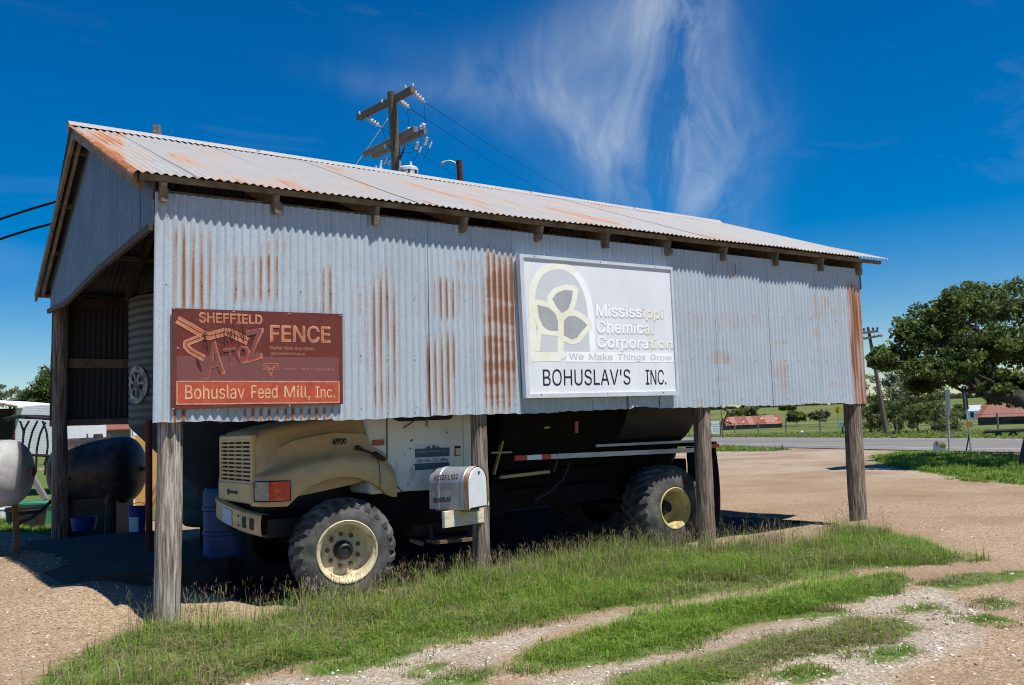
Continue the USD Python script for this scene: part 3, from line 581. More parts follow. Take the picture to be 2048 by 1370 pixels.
# frame
def on_slope(x, y):
    t = (y - EL[1]) / (RL[1] - EL[1]) if y < 3.5 else (BL[1] - y) / (BL[1] - RL[1])
    s = np.clip((x - EL[0]) / (ER[0] - EL[0]), 0, 1)
    e, r = ((EL, ER), (RL, RR)) if y < 3.5 else ((BL, BR), (RL, RR))
    zl, zr = e[0][2] + (r[0][2] - e[0][2]) * t, e[1][2] + (r[1][2] - e[1][2]) * t
    return np.array([x, y, zl + (zr - zl) * s])
dz = np.array([0, 0, 1.0])
raf = [.095, 1.19, 2.31, 3.44, 4.53, 5.6, 6.7, 7.83, 8.95, 10.05, 11.05]
for k, x in enumerate(raf):
    x = x + .0
    obj('rafter', [bar(on_slope(x, -.09) - dz * .155, on_slope(x, 3.47) - dz * .155, .05, .14), ], 'frame_wood', shed)
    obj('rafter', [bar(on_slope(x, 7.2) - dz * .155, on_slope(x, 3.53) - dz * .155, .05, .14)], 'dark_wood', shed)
    jx, jz = r1.normal(0, .008), r1.normal(0, .014); obj('rafter_block', bar((x + jx, .02, 4.045 + jz), (x + jx * 2, -.085 + jz, 4.03 + jz * 1.5), .062 + jx * .6, .115 + jz, dz, .008), 'frame_wood', shed)
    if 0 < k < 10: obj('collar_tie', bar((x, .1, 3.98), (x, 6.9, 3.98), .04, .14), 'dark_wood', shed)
for x in (-.15,):
    for a, b, m in ((-.02, 3.48, 'frame_wood'), (7.25, 3.52, 'frame_wood')): obj('barge_board', bar(on_slope(x, a) - dz * .095, on_slope(x, b) - dz * .095, .035, .13), m, shed)
for a, b in ((.05, 3.47), (7.05, 3.53)): obj('gable_rafter', bar(on_slope(-.075, a) - dz * .13, on_slope(-.075, b) - dz * .13, .03, .15), 'frame_wood', shed)
for y in (-.10, .95, 2.0, 3.1, 3.9, 5.0, 6.1, 7.25):
    a, b = on_slope(EL[0] + .03, y) - dz * .052, on_slope(ER[0] - .06, y) - dz * .052
    obj('purlin', bar(a, b, .09 if y > 0 else .04, .055), 'frame_wood', shed)
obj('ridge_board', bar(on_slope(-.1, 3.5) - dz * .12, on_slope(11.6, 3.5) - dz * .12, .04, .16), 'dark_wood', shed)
obj('wall_plate', bar((.02, .065, 4.075), (LEN + .06, .065, 4.045), .06, .09), 'frame_wood', shed)
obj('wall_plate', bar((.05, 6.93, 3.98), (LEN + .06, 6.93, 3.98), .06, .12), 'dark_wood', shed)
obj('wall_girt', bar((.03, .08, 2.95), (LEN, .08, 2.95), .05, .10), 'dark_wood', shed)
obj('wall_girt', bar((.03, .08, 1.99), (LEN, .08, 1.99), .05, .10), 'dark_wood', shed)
g0 = ony(150, 727, 6.92); obj('wall_girt', bar((.03, 6.92, g0[2]), (LEN, 6.92, g0[2]), .05, .15), 'frame_wood', shed)
obj('wall_girt', bar((.03, 6.95, 2.06), (LEN, 6.95, 2.06), .05, .10), 'frame_wood', shed)
hd = [np.array([.0, y, 3.73 + .012 * y - (.09 if 5.1 < y < 6.1 else 0)]) for y in (.02, 2.6, 5.2, 7.0)]
for a, b in zip(hd[:-1], hd[1:]): obj('gable_header', bar(a + dz * .02, b + dz * .02, .04, .07), 'dark_wood', shed)

def round_post(a, b, r0, r1_, seed, n=26, k=46):
    a, b = np.asarray(a, float), np.asarray(b, float); t = np.linspace(0, 1, k); m = tube(a + (b - a) * t[:, None], r0 + (r1_ - r0) * t, n)
    v = m.vertices; ax = a + (b - a) * np.clip((v - a) @ (b - a) / ((b - a) @ (b - a)), 0, 1)[:, None]; d = v - ax
    ang = np.arctan2(d[:, 1], d[:, 0]); q = np.stack([np.cos(ang) * 2.2, np.sin(ang) * 2.2, v[:, 2] * 1.1 + seed * 9], -1)
    q2 = np.stack([np.cos(ang) * 9, np.sin(ang) * 9, v[:, 2] * 1.4 + seed * 5], -1)
    f = 1 + .16 * (meshkit.fbm(q, 3, seed) - .5) - .13 * smooth(.60, .74, meshkit.fbm(q2, 2, seed + 3))
    m.vertices = ax + d * f[:, None]; return m
PX = [((341, 850), (334, 1240), .117, 'post_wood'), ((957, 831), (965, 1178), .100, 'brown_post_wood'), ((1402, 815), (1414, 1080), .122, 'brown_post_wood'), ((1704, 806), (1717, 1056), .138, 'brown_post_wood')]
POSTS = []
for i, (tp, bt, r, m) in enumerate(PX):
    a, b = ony(*bt, .15), ony(*tp, .15); d = (b - a) / (b - a)[2]
    POSTS.append((a, b))
    obj('post', round_post(a - d * (a[2] + .35), a + d * (3.9 - a[2]), r * 1.04, r * .93, i + 1), m, shed, smooth=50, label=['pale weathered split front post at the left corner', 'brown front post that carries the mailbox', 'brown knotty front post beside the rear wheel', 'thick brown front post at the right end'][i])
for i, x in enumerate((.16, 3.7, 7.4, 11.0)):
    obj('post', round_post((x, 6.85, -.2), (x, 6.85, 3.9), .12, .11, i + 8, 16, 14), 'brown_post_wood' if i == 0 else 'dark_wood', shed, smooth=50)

# ---------------------------------------------------------------- the two signs on the wall
def onplane(px, py, P0, n):
    d = ray(px, py); return EYE + d * (((np.asarray(P0) - EYE) @ n) / (d @ n))
OUT = np.array([0, -1.0, 0])
red = thing('feed_mill_sign', 'rusty maroon metal sign with raised lettering at the left end of the wall', 'sign', ony(515, 815, -.03))
C1 = lambda x, y: (330 + x / 5.268, 590 + y / 5.268)
YS = -.052
pl1 = lambda d=0.0: (lambda a, b: ony(a, b, YS - d * .4))
cp = [ony(*q, YS) for q in [(345, 616), (685, 628), (686, 808), (344, 819)]]
sb = np.array([[cp[0], cp[1]], [cp[3], cp[2]]])
obj('board', sheet2(sb, .028, (0, 1, 0)), 'sign_maroon', red, smooth=False)
def poly1(pts): return Polygon([C1(*p) for p in pts]).buffer(0)
obj('mauve_band', plate(poly1([(122, 640), (1833, 660), (1830, 907), (122, 907)]), pl1(), .001), 'sign_mauve', red, smooth=False)
obj('name_band', plate(poly1([(125, 910), (1835, 912), (1835, 1132), (125, 1152)]), pl1(), .0012), 'sign_orange', red, smooth=False)
ring = poly1([(119, 904), (1841, 906), (1841, 1138), (119, 1158)]).difference(poly1([(133, 918), (1827, 920), (1827, 1124), (133, 1144)]))
obj('name_band_edge', plate(ring, pl1(.004), .001), 'sign_peach', red, smooth=False)
def line(pts, w, cap=2): return LineString([C1(*p) for p in pts]).buffer(w / 2 / 5.268, cap_style=cap, join_style=1)
R1_, R2_ = [(128, 258), (420, 425), (470, 432), (640, 388), (690, 400), (875, 490)], [(425, 425), (330, 465), (225, 505), (222, 540), (270, 590), (415, 668)]
obj('fence_rail', plate(line(R1_, 78).union(line(R2_, 62)).difference(line(R1_, 9)).difference(line(R2_, 9)), pl1(), .0024), 'sign_rail', red, smooth=False)
edge = line(R1_, 84).difference(line(R1_, 68)).union(line(R2_, 68).difference(line(R2_, 52)))
obj('fence_rail_edge', plate(edge, pl1(.006), .001), 'sign_peach', red, smooth=False)
hg = np.random.default_rng(5); hair = []
for k in range(46):
    x = hg.uniform(400, 1010); y = 470 + 130 * hg.random() + (-60 if x > 560 else 0); hair.append(line([(x, y), (x + hg.normal(-12, 8), y - 55), (x + hg.normal(-6, 10), y - 95 - 40 * hg.random())], 5))
hair += [line([(330 + k * 9, 655 + k * 14), (338 + k * 10, 725 + k * 12), (372 + 3 * k, 790 + k * 5)], 5) for k in range(5)]
from shapely import union_all
obj('wire_barbs', plate(union_all(hair), pl1(.009), .001), 'sign_black', red, smooth=False)
def words(name, text, pts, m, dd=.004, depth=.004, bold=True, par=None, C=C1, ys=YS):
    dd, depth = dd * .4, .0012
    obj(name, lettering(text, [ony(*C(*p), ys - dd) for p in pts], OUT, depth, bold), m, par or red, smooth=False)
def grow(pts, g, dx=0, dy=0):
    c = np.mean(pts, 0); return [tuple(np.asarray(p) + np.sign(np.asarray(p) - c) * g + (dx, dy)) for p in pts]
for txt, pts in (('A', [(452, 500), (572, 492), (612, 800), (418, 872)]), ('TO', [(622, 572), (868, 535), (872, 684), (652, 726)]), ('Z', [(862, 382), (1012, 352), (1000, 640), (880, 692)])):
    for n_, g, dx, dy, m_, d_ in (('emblem_edge', 17, 8, 10, 'sign_peach', .008), ('emblem_body', 11, 5, 7, 'sign_orange', .012), ('emblem_letter', 0, 0, 0, 'sign_mauve', .016)):
        words(n_, txt, grow(pts, g, dx, dy), m_, d_, .003)
words('sheffield_lettering', 'SHEFFIELD', grow([(360, 182), (1022, 212), (1022, 304), (366, 288)], 4), 'sign_peach', .001, .004)
words('sheffield_lettering', 'SHEFFIELD', [(366, 190), (1016, 220), (1016, 298), (372, 282)], 'sign_rail', .005, .002, False)
words('fence_lettering', 'FENCE', grow([(1112, 318), (1735, 335), (1738, 500), (1112, 488)], 5), 'sign_peach', .001, .005)
words('fence_lettering', 'FENCE', grow([(1112, 318), (1735, 335), (1738, 500), (1112, 488)], -9), 'sign_rail', .006, .002, False)
words('slogan', 'Better than any other', [(1110, 537), (1570, 547), (1570, 594), (1110, 582)], 'sign_dull', .001, .003, False)
words('slogan', 'galvanized fence', [(1110, 596), (1475, 604), (1475, 648), (1110, 638)], 'sign_dull', .001, .003, False)
tri = [(1040, 722), (1190, 722), (1190, 748), (1150, 748), (1115, 855), (1078, 748), (1040, 748)]
obj('maker_emblem', plate(Polygon([C1(*p) for p in tri]).exterior.buffer(.75), pl1(.003), .001), 'sign_rail', red, smooth=False)
words('maker_lettering', 'ARMCO', [(1028, 762), (1208, 762), (1208, 796), (1028, 796)], 'sign_rail', .006, .002, True)
words('maker_lettering', 'Armco Steel Corporation', [(1245, 762), (1790, 770), (1790, 806), (1245, 800)], 'sign_dull', .006, .003, False)
for txt, pts in (('Bohuslav', [(212, 950), (838, 950), (838, 1092), (212, 1102)]), ('Feed', [(910, 950), (1185, 950), (1185, 1087), (910, 1092)]), ('Mill,', [(1258, 955), (1530, 955), (1530, 1110), (1258, 1106)]), ('Inc.', [(1585, 962), (1790, 962), (1790, 1082), (1585, 1084)])):
    words('name_lettering', txt, pts, 'sign_cream', .004, .005, False)
for p in [(92, 145), (722, 175), (1308, 200), (1850, 218), (1312, 1165), (1858, 1158), (85, 1200), (135, 562)]:
    q = ony(*C1(*p), YS); obj('screw', hull([(q[0], q[1] - .002, q[2], .008)], 4), 'dull_silver', red)

white = thing('chemical_company_sign', 'large faded white framed sign with leaf emblem hung on the middle of the wall', 'sign', ony(1204, 795, -.05))
C2 = lambda x, y: (1020 + x / 4.281, 490 + y / 4.281)
YW = -.092
pl2 = lambda d=0.0: (lambda a, b: ony(a, b, YW + .006 - (d + .006) * .4))
o_ = [(75, 75), (1385, 190), (1447, 1285), (135, 1312)]; i_ = [(110, 106), (1370, 213), (1425, 1250), (166, 1276)]
ob, ib = [ony(*C2(*p), YW) for p in o_], [ony(*C2(*p), YW) for p in i_]
obj('board', sheet2(np.array([[ib[0], ib[1]], [ib[3], ib[2]]]) + np.array([0, .006, 0]), .02, (0, 1, 0)), 'sign_white', white, smooth=False)
for k in range(4):
    a, b, c, d = ob[k], ob[(k + 1) % 4], ib[(k + 1) % 4], ib[k]
    obj('frame_bar', sheet2(np.array([[a, b], [d, c]]) + np.array([0, -.014, 0]), .075, (0, 1, 0)), 'sign_frame', white, smooth=False)
def poly2(pts): return Polygon([C2(*p) for p in pts]).buffer(0)
def curve2(pts, k=8):
    from scipy.interpolate import splprep, splev
    p = np.array(pts, float); closed = tuple(p[0]) == tuple(p[-1])
    tck, _ = splprep(p.T, s=0, per=closed, k=3); return [tuple(x) for x in np.array(splev(np.linspace(0, 1, k * len(p)), tck)).T]
def line2(pts, w): return LineString([C2(*p) for p in pts]).buffer(w / 2 / 4.281, cap_style=2, join_style=1)
arch = [(205, 1000), (196, 800), (190, 600), (188, 450), (208, 330), (260, 240), (330, 195), (410, 178), (490, 196), (560, 245), (620, 330), (665, 440), (688, 560), (700, 740), (712, 915)]
arch_s = curve2(arch, 6)
inner = Polygon([C2(*p) for p in arch_s]).buffer(0)
obj('emblem_ground', plate(inner, pl2(-.005), .001), 'sign_shade', white, smooth=False)
n_ = len(arch_s); h_ = int(n_ * .60)
obj('emblem_arch', plate(line2(arch_s[:h_ + 1], 56), pl2(-.004), .001), 'sign_ivory', white, smooth=False)
obj('emblem_arch', plate(line2(arch_s[h_:], 50), pl2(-.004), .001), 'sign_bright', white, smooth=False)
LV = [[(445, 582), (400, 530), (362, 460), (400, 410), (470, 385), (537, 390), (527, 470), (500, 545), (445, 582)], [(235, 512), (330, 535), (390, 590), (410, 650), (412, 735), (330, 730), (280, 690), (250, 620), (235, 512)], [(460, 700), (462, 645), (500, 610), (560, 606), (615, 640), (662, 685), (610, 745), (570, 795), (530, 808), (462, 772), (460, 700)]]
leafs = [Polygon([C2(*p) for p in l]) for l in LV]
halo = union_all([l.buffer(10.5) for l in leafs] + [line2([(445, 560), (440, 640), (435, 760), (432, 900), (470, 965)], 52), line2([(400, 760), (250, 740), (235, 912)], 40)])
obj('emblem_stem', plate(halo, pl2(-.001), .001), 'sign_ivory', white, smooth=False)
for l in leafs: obj('emblem_leaf', plate(l, pl2(.002), .001), 'sign_grey', white, smooth=False)
obj('slogan_band', plate(poly2([(480, 914), (1392, 926), (1400, 1004), (480, 1000)]), pl2(-.003), .001), 'sign_bright', white, smooth=False)
obj('emblem_foot', plate(poly2([(190, 918), (440, 914), (440, 992), (190, 1000)]), pl2(-.003), .001), 'sign_ivory', white, smooth=False)
def words2(name, text, pts, m, dd=0.0, bold=True): words(name, text, pts, m, dd + .003, .004, bold, white, C2, YW + .006)
for txt, pts, iv in (('Mississ', [(735, 500), (1128, 527), (1128, 622), (738, 612)], 0), ('ippi', [(1138, 536), (1308, 548), (1308, 652), (1138, 640)], 1), ('Chemic', [(742, 645), (1140, 660), (1140, 760), (745, 752)], 0), ('al', [(1150, 662), (1222, 665), (1222, 764), (1150, 760)], 1), ('Corpora', [(745, 778), (1182, 790), (1184, 912), (748, 902)], 0), ('tion', [(1192, 800), (1390, 806), (1392, 888), (1194, 884)], 1)):
    words2('company_shadow', txt, grow(pts, 5, 4, 4), 'sign_shade', .0005); words2('company_lettering', txt, pts, 'sign_ivory' if iv else 'sign_bright', .003)
for txt, pts in (('We', [(502, 925), (630, 927), (630, 985), (506, 983)]), ('Make', [(675, 927), (880, 930), (880, 988), (675, 985)]), ('Things', [(920, 930), (1160, 934), (1160, 1002), (920, 998)]), ('Grow', [(1200, 936), (1385, 939), (1385, 990), (1200, 988)])): words2('slogan_lettering', txt, pts, 'sign_shade', .002)
for txt, pts in (("BOHUSLAV'S", [(280, 1063), (1030, 1063), (1032, 1194), (285, 1206)]), ('INC.', [(1160, 1066), (1338, 1068), (1340, 1194), (1164, 1196)])): words2('owner_lettering', txt, pts, 'sign_ink', .001, False)
for p in [(208, 96), (775, 146), (1247, 188), (270, 1280), (838, 1268), (1315, 1262)]:
    q = ony(*C2(*p), YW - .014); obj('screw', hull([(q[0], q[1], q[2], .007)], 4), 'dark_steel', white)

# ---------------------------------------------------------------- mailbox on the second post
MA, MB_ = np.array([.36, -.933, 0]), np.array([.933, .36, 0])
C0 = ony(937, 1019.5, -.24); ML, MW, MH = .55, .345, .46
mb = thing('mailbox', 'weathered galvanised rural mailbox with pale door and worn number plates on the second post', 'mailbox', C0 + MB_ * MW / 2 - MA * ML / 2)
def arch_pts(w, h, n=14):
    r = w / 2; a = np.linspace(0, np.pi, n); return [(0, 0)] + [(r - r * math.cos(x), h - r + r * math.sin(x)) for x in a] + [(w, 0)]
tilt = lambda p, q: C0 + MB_ * p[0] + MA * q + dz * (p[1] + .02 * (p[0] - .17))
A1 = arch_pts(MW, MH)
qs = [0, -.03, -.036, -.045, -.06, -.068, -.10, -.108, -.40, -.408, -.43, -.438, -.50, -ML]
ex = [0, 0, .0, 0, 0, .006, .006, 0, 0, .006, .006, 0, 0, 0]
def swell(p, e): return ((p[0] - MW / 2) * (1 + e / (MW / 2)) + MW / 2, p[1] * (1 + e / MH) if p[1] > .01 else p[1])
G = np.array([[tilt(swell(p, e), q) for p in A1] for q, e in zip(qs, ex)])
obj('body', cat([grid(G[1:]), grid(np.array([[tilt((p[0], 0), q) for p in ((0, 0), (MW, 0))] for q in (0, -ML)])), trimesh.Trimesh(np.vstack([G[-1], G[-1].mean(0)]), [(i, i + 1, len(A1)) for i in range(len(A1) - 1)], process=False)]), 'mailbox_iron', mb, smooth=30)
big = [swell(p, .008) for p in A1]
obj('door_hood', cat([grid(np.array([[tilt(p, q) for p in big] for q in (.012, .008, -.045, -.048)])), ]), 'mailbox_rust', mb, smooth=30)
D = np.array([tilt(((p[0] - MW/2) * .97 + MW/2, p[1] * .985), .006) for p in A1]); D2 = np.array([tilt(((p[0] - MW/2) * .86 + MW/2, .02 + p[1] * .93), .016) for p in A1])
obj('door', cat([grid(np.stack([D, D2])), trimesh.Trimesh(np.vstack([D2, D2.mean(0)]), [(i, i + 1, len(A1)) for i in range(len(A1) - 1)] + [(len(A1) - 1, 0, len(A1))], process=False)]), 'mailbox_door', mb, smooth=30)
obj('latch', bar(tilt((MW * .5, MH + .012), -.03), tilt((MW * .56, MH * .84), .022), .035, .012, MA), 'dark_steel', mb)
for pts, txts in (([(868.5, 950.6), (888, 949.6), (888, 960.2), (868.5, 961.4)], '6022'), ([(890, 949.5), (899, 949), (899, 959.6), (890, 960.1)], 'F1'), ([(902, 949), (915.5, 948.2), (915.5, 958.4), (902, 959.4)], '532'), ([(867, 995.8), (901.5, 993), (901.5, 1003.8), (867, 1006)], 'BOHUSLAV')):
    q = [onplane(a, b, C0 - MB_ * .004, MB_) for a, b in pts]
    obj('number_plate' if len(txts) < 5 else 'name_plate', lettering(txts, q, -MB_, .003, True), 'sign_maroon' if txts in ('6022', 'F1') else 'sign_ink', mb, smooth=False)
bq = [ony(889, 1036, -.03), ony(990, 1022, -.0)]
bd = np.array([.98, .2, 0]); b0 = ony(886.5, 1036, -.05)
obj('shelf_board', bar(b0 - dz * .02, b0 + bd * .68 - dz * .02, .045, .18, dz, .004), 'new_wood', mb)
obj('shelf_board', bar(b0 + bd * .56 + dz * .095, b0 + bd * .69 + dz * .095, .05, .05, dz, .004), 'new_wood', mb)
obj('shelf_board', bar(C0 + MB_ * MW * .5 - dz * .02 + MA * -.03, C0 + MB_ * MW * .5 - dz * .02 - MA * ML, .14, .03), 'grey_wood', mb)
# ---------------------------------------------------------------- the truck parked under the shed, nose to the left
YC = 1.40
TRUCK_BACK = .10
tr = thing('spreader_truck', 'tan and white fertiliser spreader truck with fat tyres parked under the shed', 'truck', (4.6, YC, -.08))
WX, WZ = 2.03, .455
# hood: sections from the grille back to the cowl
st = [(1.175, .585, .575, 1.00, 1.715), (1.20, .60, .59, 1.0, 1.765), (1.27, .64, .60, 1.0, 1.80), (1.5, .735, .62, 1.05, 1.85), (1.85, .80, .645, 1.1, 1.90), (2.2, .835, .68, 1.15, 1.945), (2.42, .85, .715, 1.2, 1.965)]
rows = []
for x, hb, ht, zb, zt in st:
    half = [(hb, zb), (hb, zb + .3), (hb - .02, zt - .36), (.45 * hb + .55 * ht, zt - .22), (ht, zt - .11)] + [(ht - .11 + .11 * math.cos(a), zt - .11 + .11 * math.sin(a)) for a in np.linspace(.25, 1.57, 7)] + [(ht * .4, zt + .012), (0, zt + .018)]
    rows.append([(x, YC - y, z) for y, z in half] + [(x, YC + y, z) for y, z in half[-2::-1]])
rows = np.array(rows)
obj('hood', grid(rows), 'truck_tan', tr, smooth=45)
hood_edge = obj('hood_seam', tube(rows[-1] + np.array([.004, 0, 0]), .007, 6), 'black_rubber', tr)
# fender: bottom follows the wheel arch
path = curve = np.array([(1.165, .86), (1.172, .76), (1.20, .66), (1.25, .575), (1.33, .505), (1.43, .46), (1.56, .432), (1.70, .42), (1.87, .413), (2.03, .41), (2.2, .413), (2.36, .42), (2.50, .43), (2.60, .437), (2.68, .445), (2.72, .45)])
def fender(mirror):
    R_a, rows = .80, []
    for x, y in path:
        zb = .985 if x < WX - math.sqrt(R_a**2 - (.985 - WZ)**2) else max(.985, WZ + math.sqrt(max(R_a**2 - (x - WX)**2, 0)))
        zt = np.interp(x, [1.16, 1.3, 1.6, 2.03, 2.4, 2.6, 2.72], [1.33, 1.35, 1.43, 1.49, 1.46, 1.36, 1.25]); zt = max(zt, zb + .10)
        nx = np.interp(x, [1.16, 1.2, 1.33, 1.6], [1.0, .85, .5, 0]); ny = math.sqrt(1 - nx * nx)
        d = float(np.clip(YC - np.interp(x, [1.3, 1.5, 1.85, 2.2, 2.42, 2.8], [.66, .735, .80, .835, .85, .85]) - y, .09, .30)) if x > 1.3 else .22
        k = [(.10, zb - .0), (.012, zb - .004), (0, zb + .008), (-.004, zb + .45 * (zt - zb)), (.004, zt - .085), (.012, zt - .05), (.03, zt - .02), (d * .42, zt + .012), (d * .70, zt + .045), (d * .90, zt + .10), (d * .99, zt + .17), (d + .015, zt + .25)]
        rows.append([(x + nx * o, y + ny * o, z) for o, z in k])
    P = np.array(rows)
    if mirror: P[..., 1] = 2 * YC - P[..., 1]
    return P
F = fender(False)
obj('fender', grid(F), 'truck_tan', tr, smooth=50); obj('fender', grid(fender(True)), 'truck_tan', tr, smooth=50)
obj('fender_seam', tube(F[12][1:10] - np.array([0, .003, 0]), .004, 5), 'black_rubber', tr)
def onfender(x0, x1, z0, z1, out, k=10):
    """a patch lying on the fender's outside between two places along it"""
    s = np.linspace(0, 1, k); px_ = path[:, 0]; L = np.concatenate([[0], np.cumsum(np.linalg.norm(np.diff(path, axis=0), axis=1))])
    a, b = np.interp([x0, x1], px_, L); l = a + (b - a) * s; X, Y = np.interp(l, L, path[:, 0]), np.interp(l, L, path[:, 1])
    tx, ty = np.gradient(X), np.gradient(Y); n = np.stack([ty, -tx], 1); n /= np.linalg.norm(n, axis=1)[:, None]; n *= np.where(n[:, 1:] > 0, -1, 1)
    z = np.linspace(z0, z1, 5)
    return np.stack([np.stack([X + n[:, 0] * out, Y + n[:, 1] * out, 0 * X + zz], 1) for zz in z], 1)
hz0, hz1 = 1.055, 1.245
obj('headlight', grid(onfender(1.178, 1.268, hz0, hz1, .008)), 'clear_lens', tr)
obj('turn_signal', grid(onfender(1.27, 1.455, hz0 - .012, hz1, .010)), 'amber_lens', tr)
P_ = onfender(1.174, 1.459, hz0 - .015, hz1 + .006, .006); e_ = np.vstack([P_[:, 0], P_[::-1, -1], P_[:1, 0]])
obj('lamp_trim', tube(e_, .007, 6), 'black_rubber', tr)
# nose panel, grille
obj('nose_panel', cat([rbox((1.155, YC - .60, 1.00), (1.215, YC + .60, 1.235), .03), rbox((1.165, YC - .60, 1.225), (1.215, YC - .52, 1.73), .02), rbox((1.165, YC + .52, 1.225), (1.215, YC + .60, 1.73), .02), rbox((1.165, YC - .60, 1.685), (1.23, YC + .60, 1.765), .03)]), 'truck_tan', tr, smooth=40)
obj('radiator', box((1.30, YC, 1.45), (.12, 1.08, .52)), 'black_metal', tr)
gr_ = obj('grille', rbox((1.170, YC - .53, 1.225), (1.20, YC - .515, 1.70), .004), 'truck_tan', tr)
for k in range(11):
    z = 1.235 + k * .0455; obj('grille_bar', rbox((1.166, YC - .525, z - .0135), (1.192, YC + .525, z + .0135), .006), 'truck_tan', gr_)
for k in range(1, 4): obj('grille_post', rbox((1.162, YC - .525 + k * .2625 - .010, 1.235), (1.190, YC - .525 + k * .2625 + .010, 1.69), .005), 'truck_tan', gr_)
obj('emblem', cat([box((1.150, YC + .03, 1.115), (.014, .30, .030)), lathe([(0, 0), (.036, 0), (.036, .014), (0, .014)], 4, (1.157, YC + .20, 1.115), (-1, 0, 0))]), 'black_metal', tr)
# bumper, bowed and a little lower on the near side
yb = np.linspace(-.82, .82, 25); xb = 1.085 + .10 * (np.abs(yb) / .82) ** 2.6; zc = .86 + .085 * yb
prof = [(.09, .165), (.02, .175), (.0, .155), (-.008, 0), (0, -.155), (.02, -.175), (.07, -.165)]
obj('bumper', grid(np.array([[(x + a, YC + y, z + b * .66) for a, b in prof] for x, y, z in zip(xb, yb, zc)])), 'truck_tan', tr, smooth=40)
def bum(y, z): return np.array([1.085 + .10 * (abs(y) / .82) ** 2.6 - .012, YC + y, .86 + .085 * y + z])
for y0 in (-.66, -.50, .62): obj('bumper_slot', hull([(*(bum(y0 + a, b)), .004) for a in (-.035, .035) for b in (-.055, .055)], 4), 'black_metal', tr)
for b in (-.05, .05): obj('bumper_bolt', hull([(*bum(-.36, b), .012)], 4), 'rusty_steel', tr)
obj('number_plate', hull([(*(bum(.0 + a, b)), .003) for a in (-.16, .16) for b in (-.085, .075)], 4), 'plate_blue', tr)
# cab
cab = obj('cab', cat([rbox((2.42, .545, 1.02), (4.05, YC * 2 - .545, 2.85), .05)]), 'truck_white', tr, smooth=40)
dp = Polygon([(772, 790), (925, 785), (927, 979), (803, 985), (772, 955)])
dr = obj('door', plate(dp.buffer(-1.2), lambda a, b: ony(a, b, .542), .014), 'truck_white', tr, smooth=False)
obj('door_gap', tube([ony(x, y, .540) for x, y in [(772, 800), (772, 955), (803, 985), (927, 979), (925, 800)]], .0055, 6), 'black_metal', tr)
obj('window', plate(Polygon([(782, 790), (906, 786), (905, 834), (898, 839), (796, 843), (785, 838)]), lambda a, b: ony(a, b, .528), .004), 'black_metal', dr, smooth=False)
obj('handle', plate(Polygon([(909, 892), (921, 892), (921, 912), (909, 913)]), lambda a, b: ony(a, b, .528), .004), 'black_metal', dr, smooth=False)
obj('handle', plate(Polygon([(911, 897), (920.5, 897), (920.5, 911), (911, 911)]), lambda a, b: ony(a, b, .524), .016), 'new_wood', dr, smooth=False)
for a, b in (((806, 856), (833, 838)), ((853, 853), (853, 836))): obj('mirror_bracket', tube([ony(*a, .50), ony(*b, .47)], .009, 6), 'rusty_steel', tr)
D0 = .528
ds = obj('door_sign', plate(Polygon([(828.8, 889), (898.5, 889), (898.5, 937), (829, 942)]), lambda a, b: ony(a, b, D0), .002), 'decal_pale', tr, smooth=False)
obj('sign_band', plate(Polygon([(829, 898.4), (899, 895.2), (898.8, 912.8), (829, 916.3)]), lambda a, b: ony(a, b, D0 - .002), .001), 'decal_teal', ds, smooth=False)
obj('sign_band', plate(Polygon([(829, 928.2), (899, 924.5), (899, 937), (829, 942)]), lambda a, b: ony(a, b, D0 - .002), .001), 'decal_teal', ds, smooth=False)
obj('skyline_print', plate(union_all([Polygon([(x, 898.2 - (x - 829) * .045), (x, 898.2 - (x - 829) * .045 - h), (x + w, 898.2 - (x - 829) * .045 - h), (x + w, 898.2 - (x - 829) * .045)]) for x, w, h in ((851, 5, 2.5), (856, 4, 4.5), (864, 6, 6), (872, 4, 3.5), (876, 3, 2))]), lambda a, b: ony(a, b, D0 - .002), .001), 'decal_teal', ds, smooth=False)
for txt, p, m in (('BOHUSLAV FEED MILL, INC.', [(832.6, 902.2), (894.5, 899.2), (894.5, 904.6), (832.6, 907.6)], 'decal_green'), ('305-596-7231 office', [(833, 919.2), (895.5, 915.8), (895.5, 922.6), (833, 926)], 'sign_ink')):
    obj('sign_lettering', lettering(txt, [ony(a, b, D0 - .003) for a, b in p], OUT, .001, True), m, ds, smooth=False)
obj('side_marker', plate(Polygon([(742, 880.5), (766, 879), (766, 891), (742, 892)]), lambda a, b: ony(a, b, .543), .016), 'red_lens', tr, smooth=False)
k0, k1 = ony(713, 896, .50), ony(764, 914, .44)
obj('fender_mirror', cat([tube([k0, ony(731, 903, .475), ony(744, 908, .46), k1], .012, 8), hull([(*k0, .032)]), hull([(*ony(749, 909, .44), .032), (*ony(766, 919, .43), .026)]), hull([(*ony(720, 899, .49), .022)])]), 'black_metal', tr)
obj('hood_badge', lettering('4900', [ony(a, b, .578) for a, b in [(661, 877), (689, 876.5), (689, 889.5), (662, 891)]], OUT, .02, True), 'black_metal', tr, smooth=False)
r5 = np.random.default_rng(8)
obj('paint_chip', cat([hull([(x, .527, z, r), (x + r5.normal(0, .012), .527, z + r5.normal(0, .008), r)], 4) for x, z, r in [(2.98, 1.62, .009), (2.96, 1.52, .006), (3.02, 1.33, .007), (3.30, 1.16, .007), (3.45, 1.68, .006), (2.84, 1.25, .005), (2.9, 1.1, .006), (3.1, 1.12, .005), (3.6, 1.2, .005), (2.88, 1.45, .005)]]), 'rusty_steel', tr)
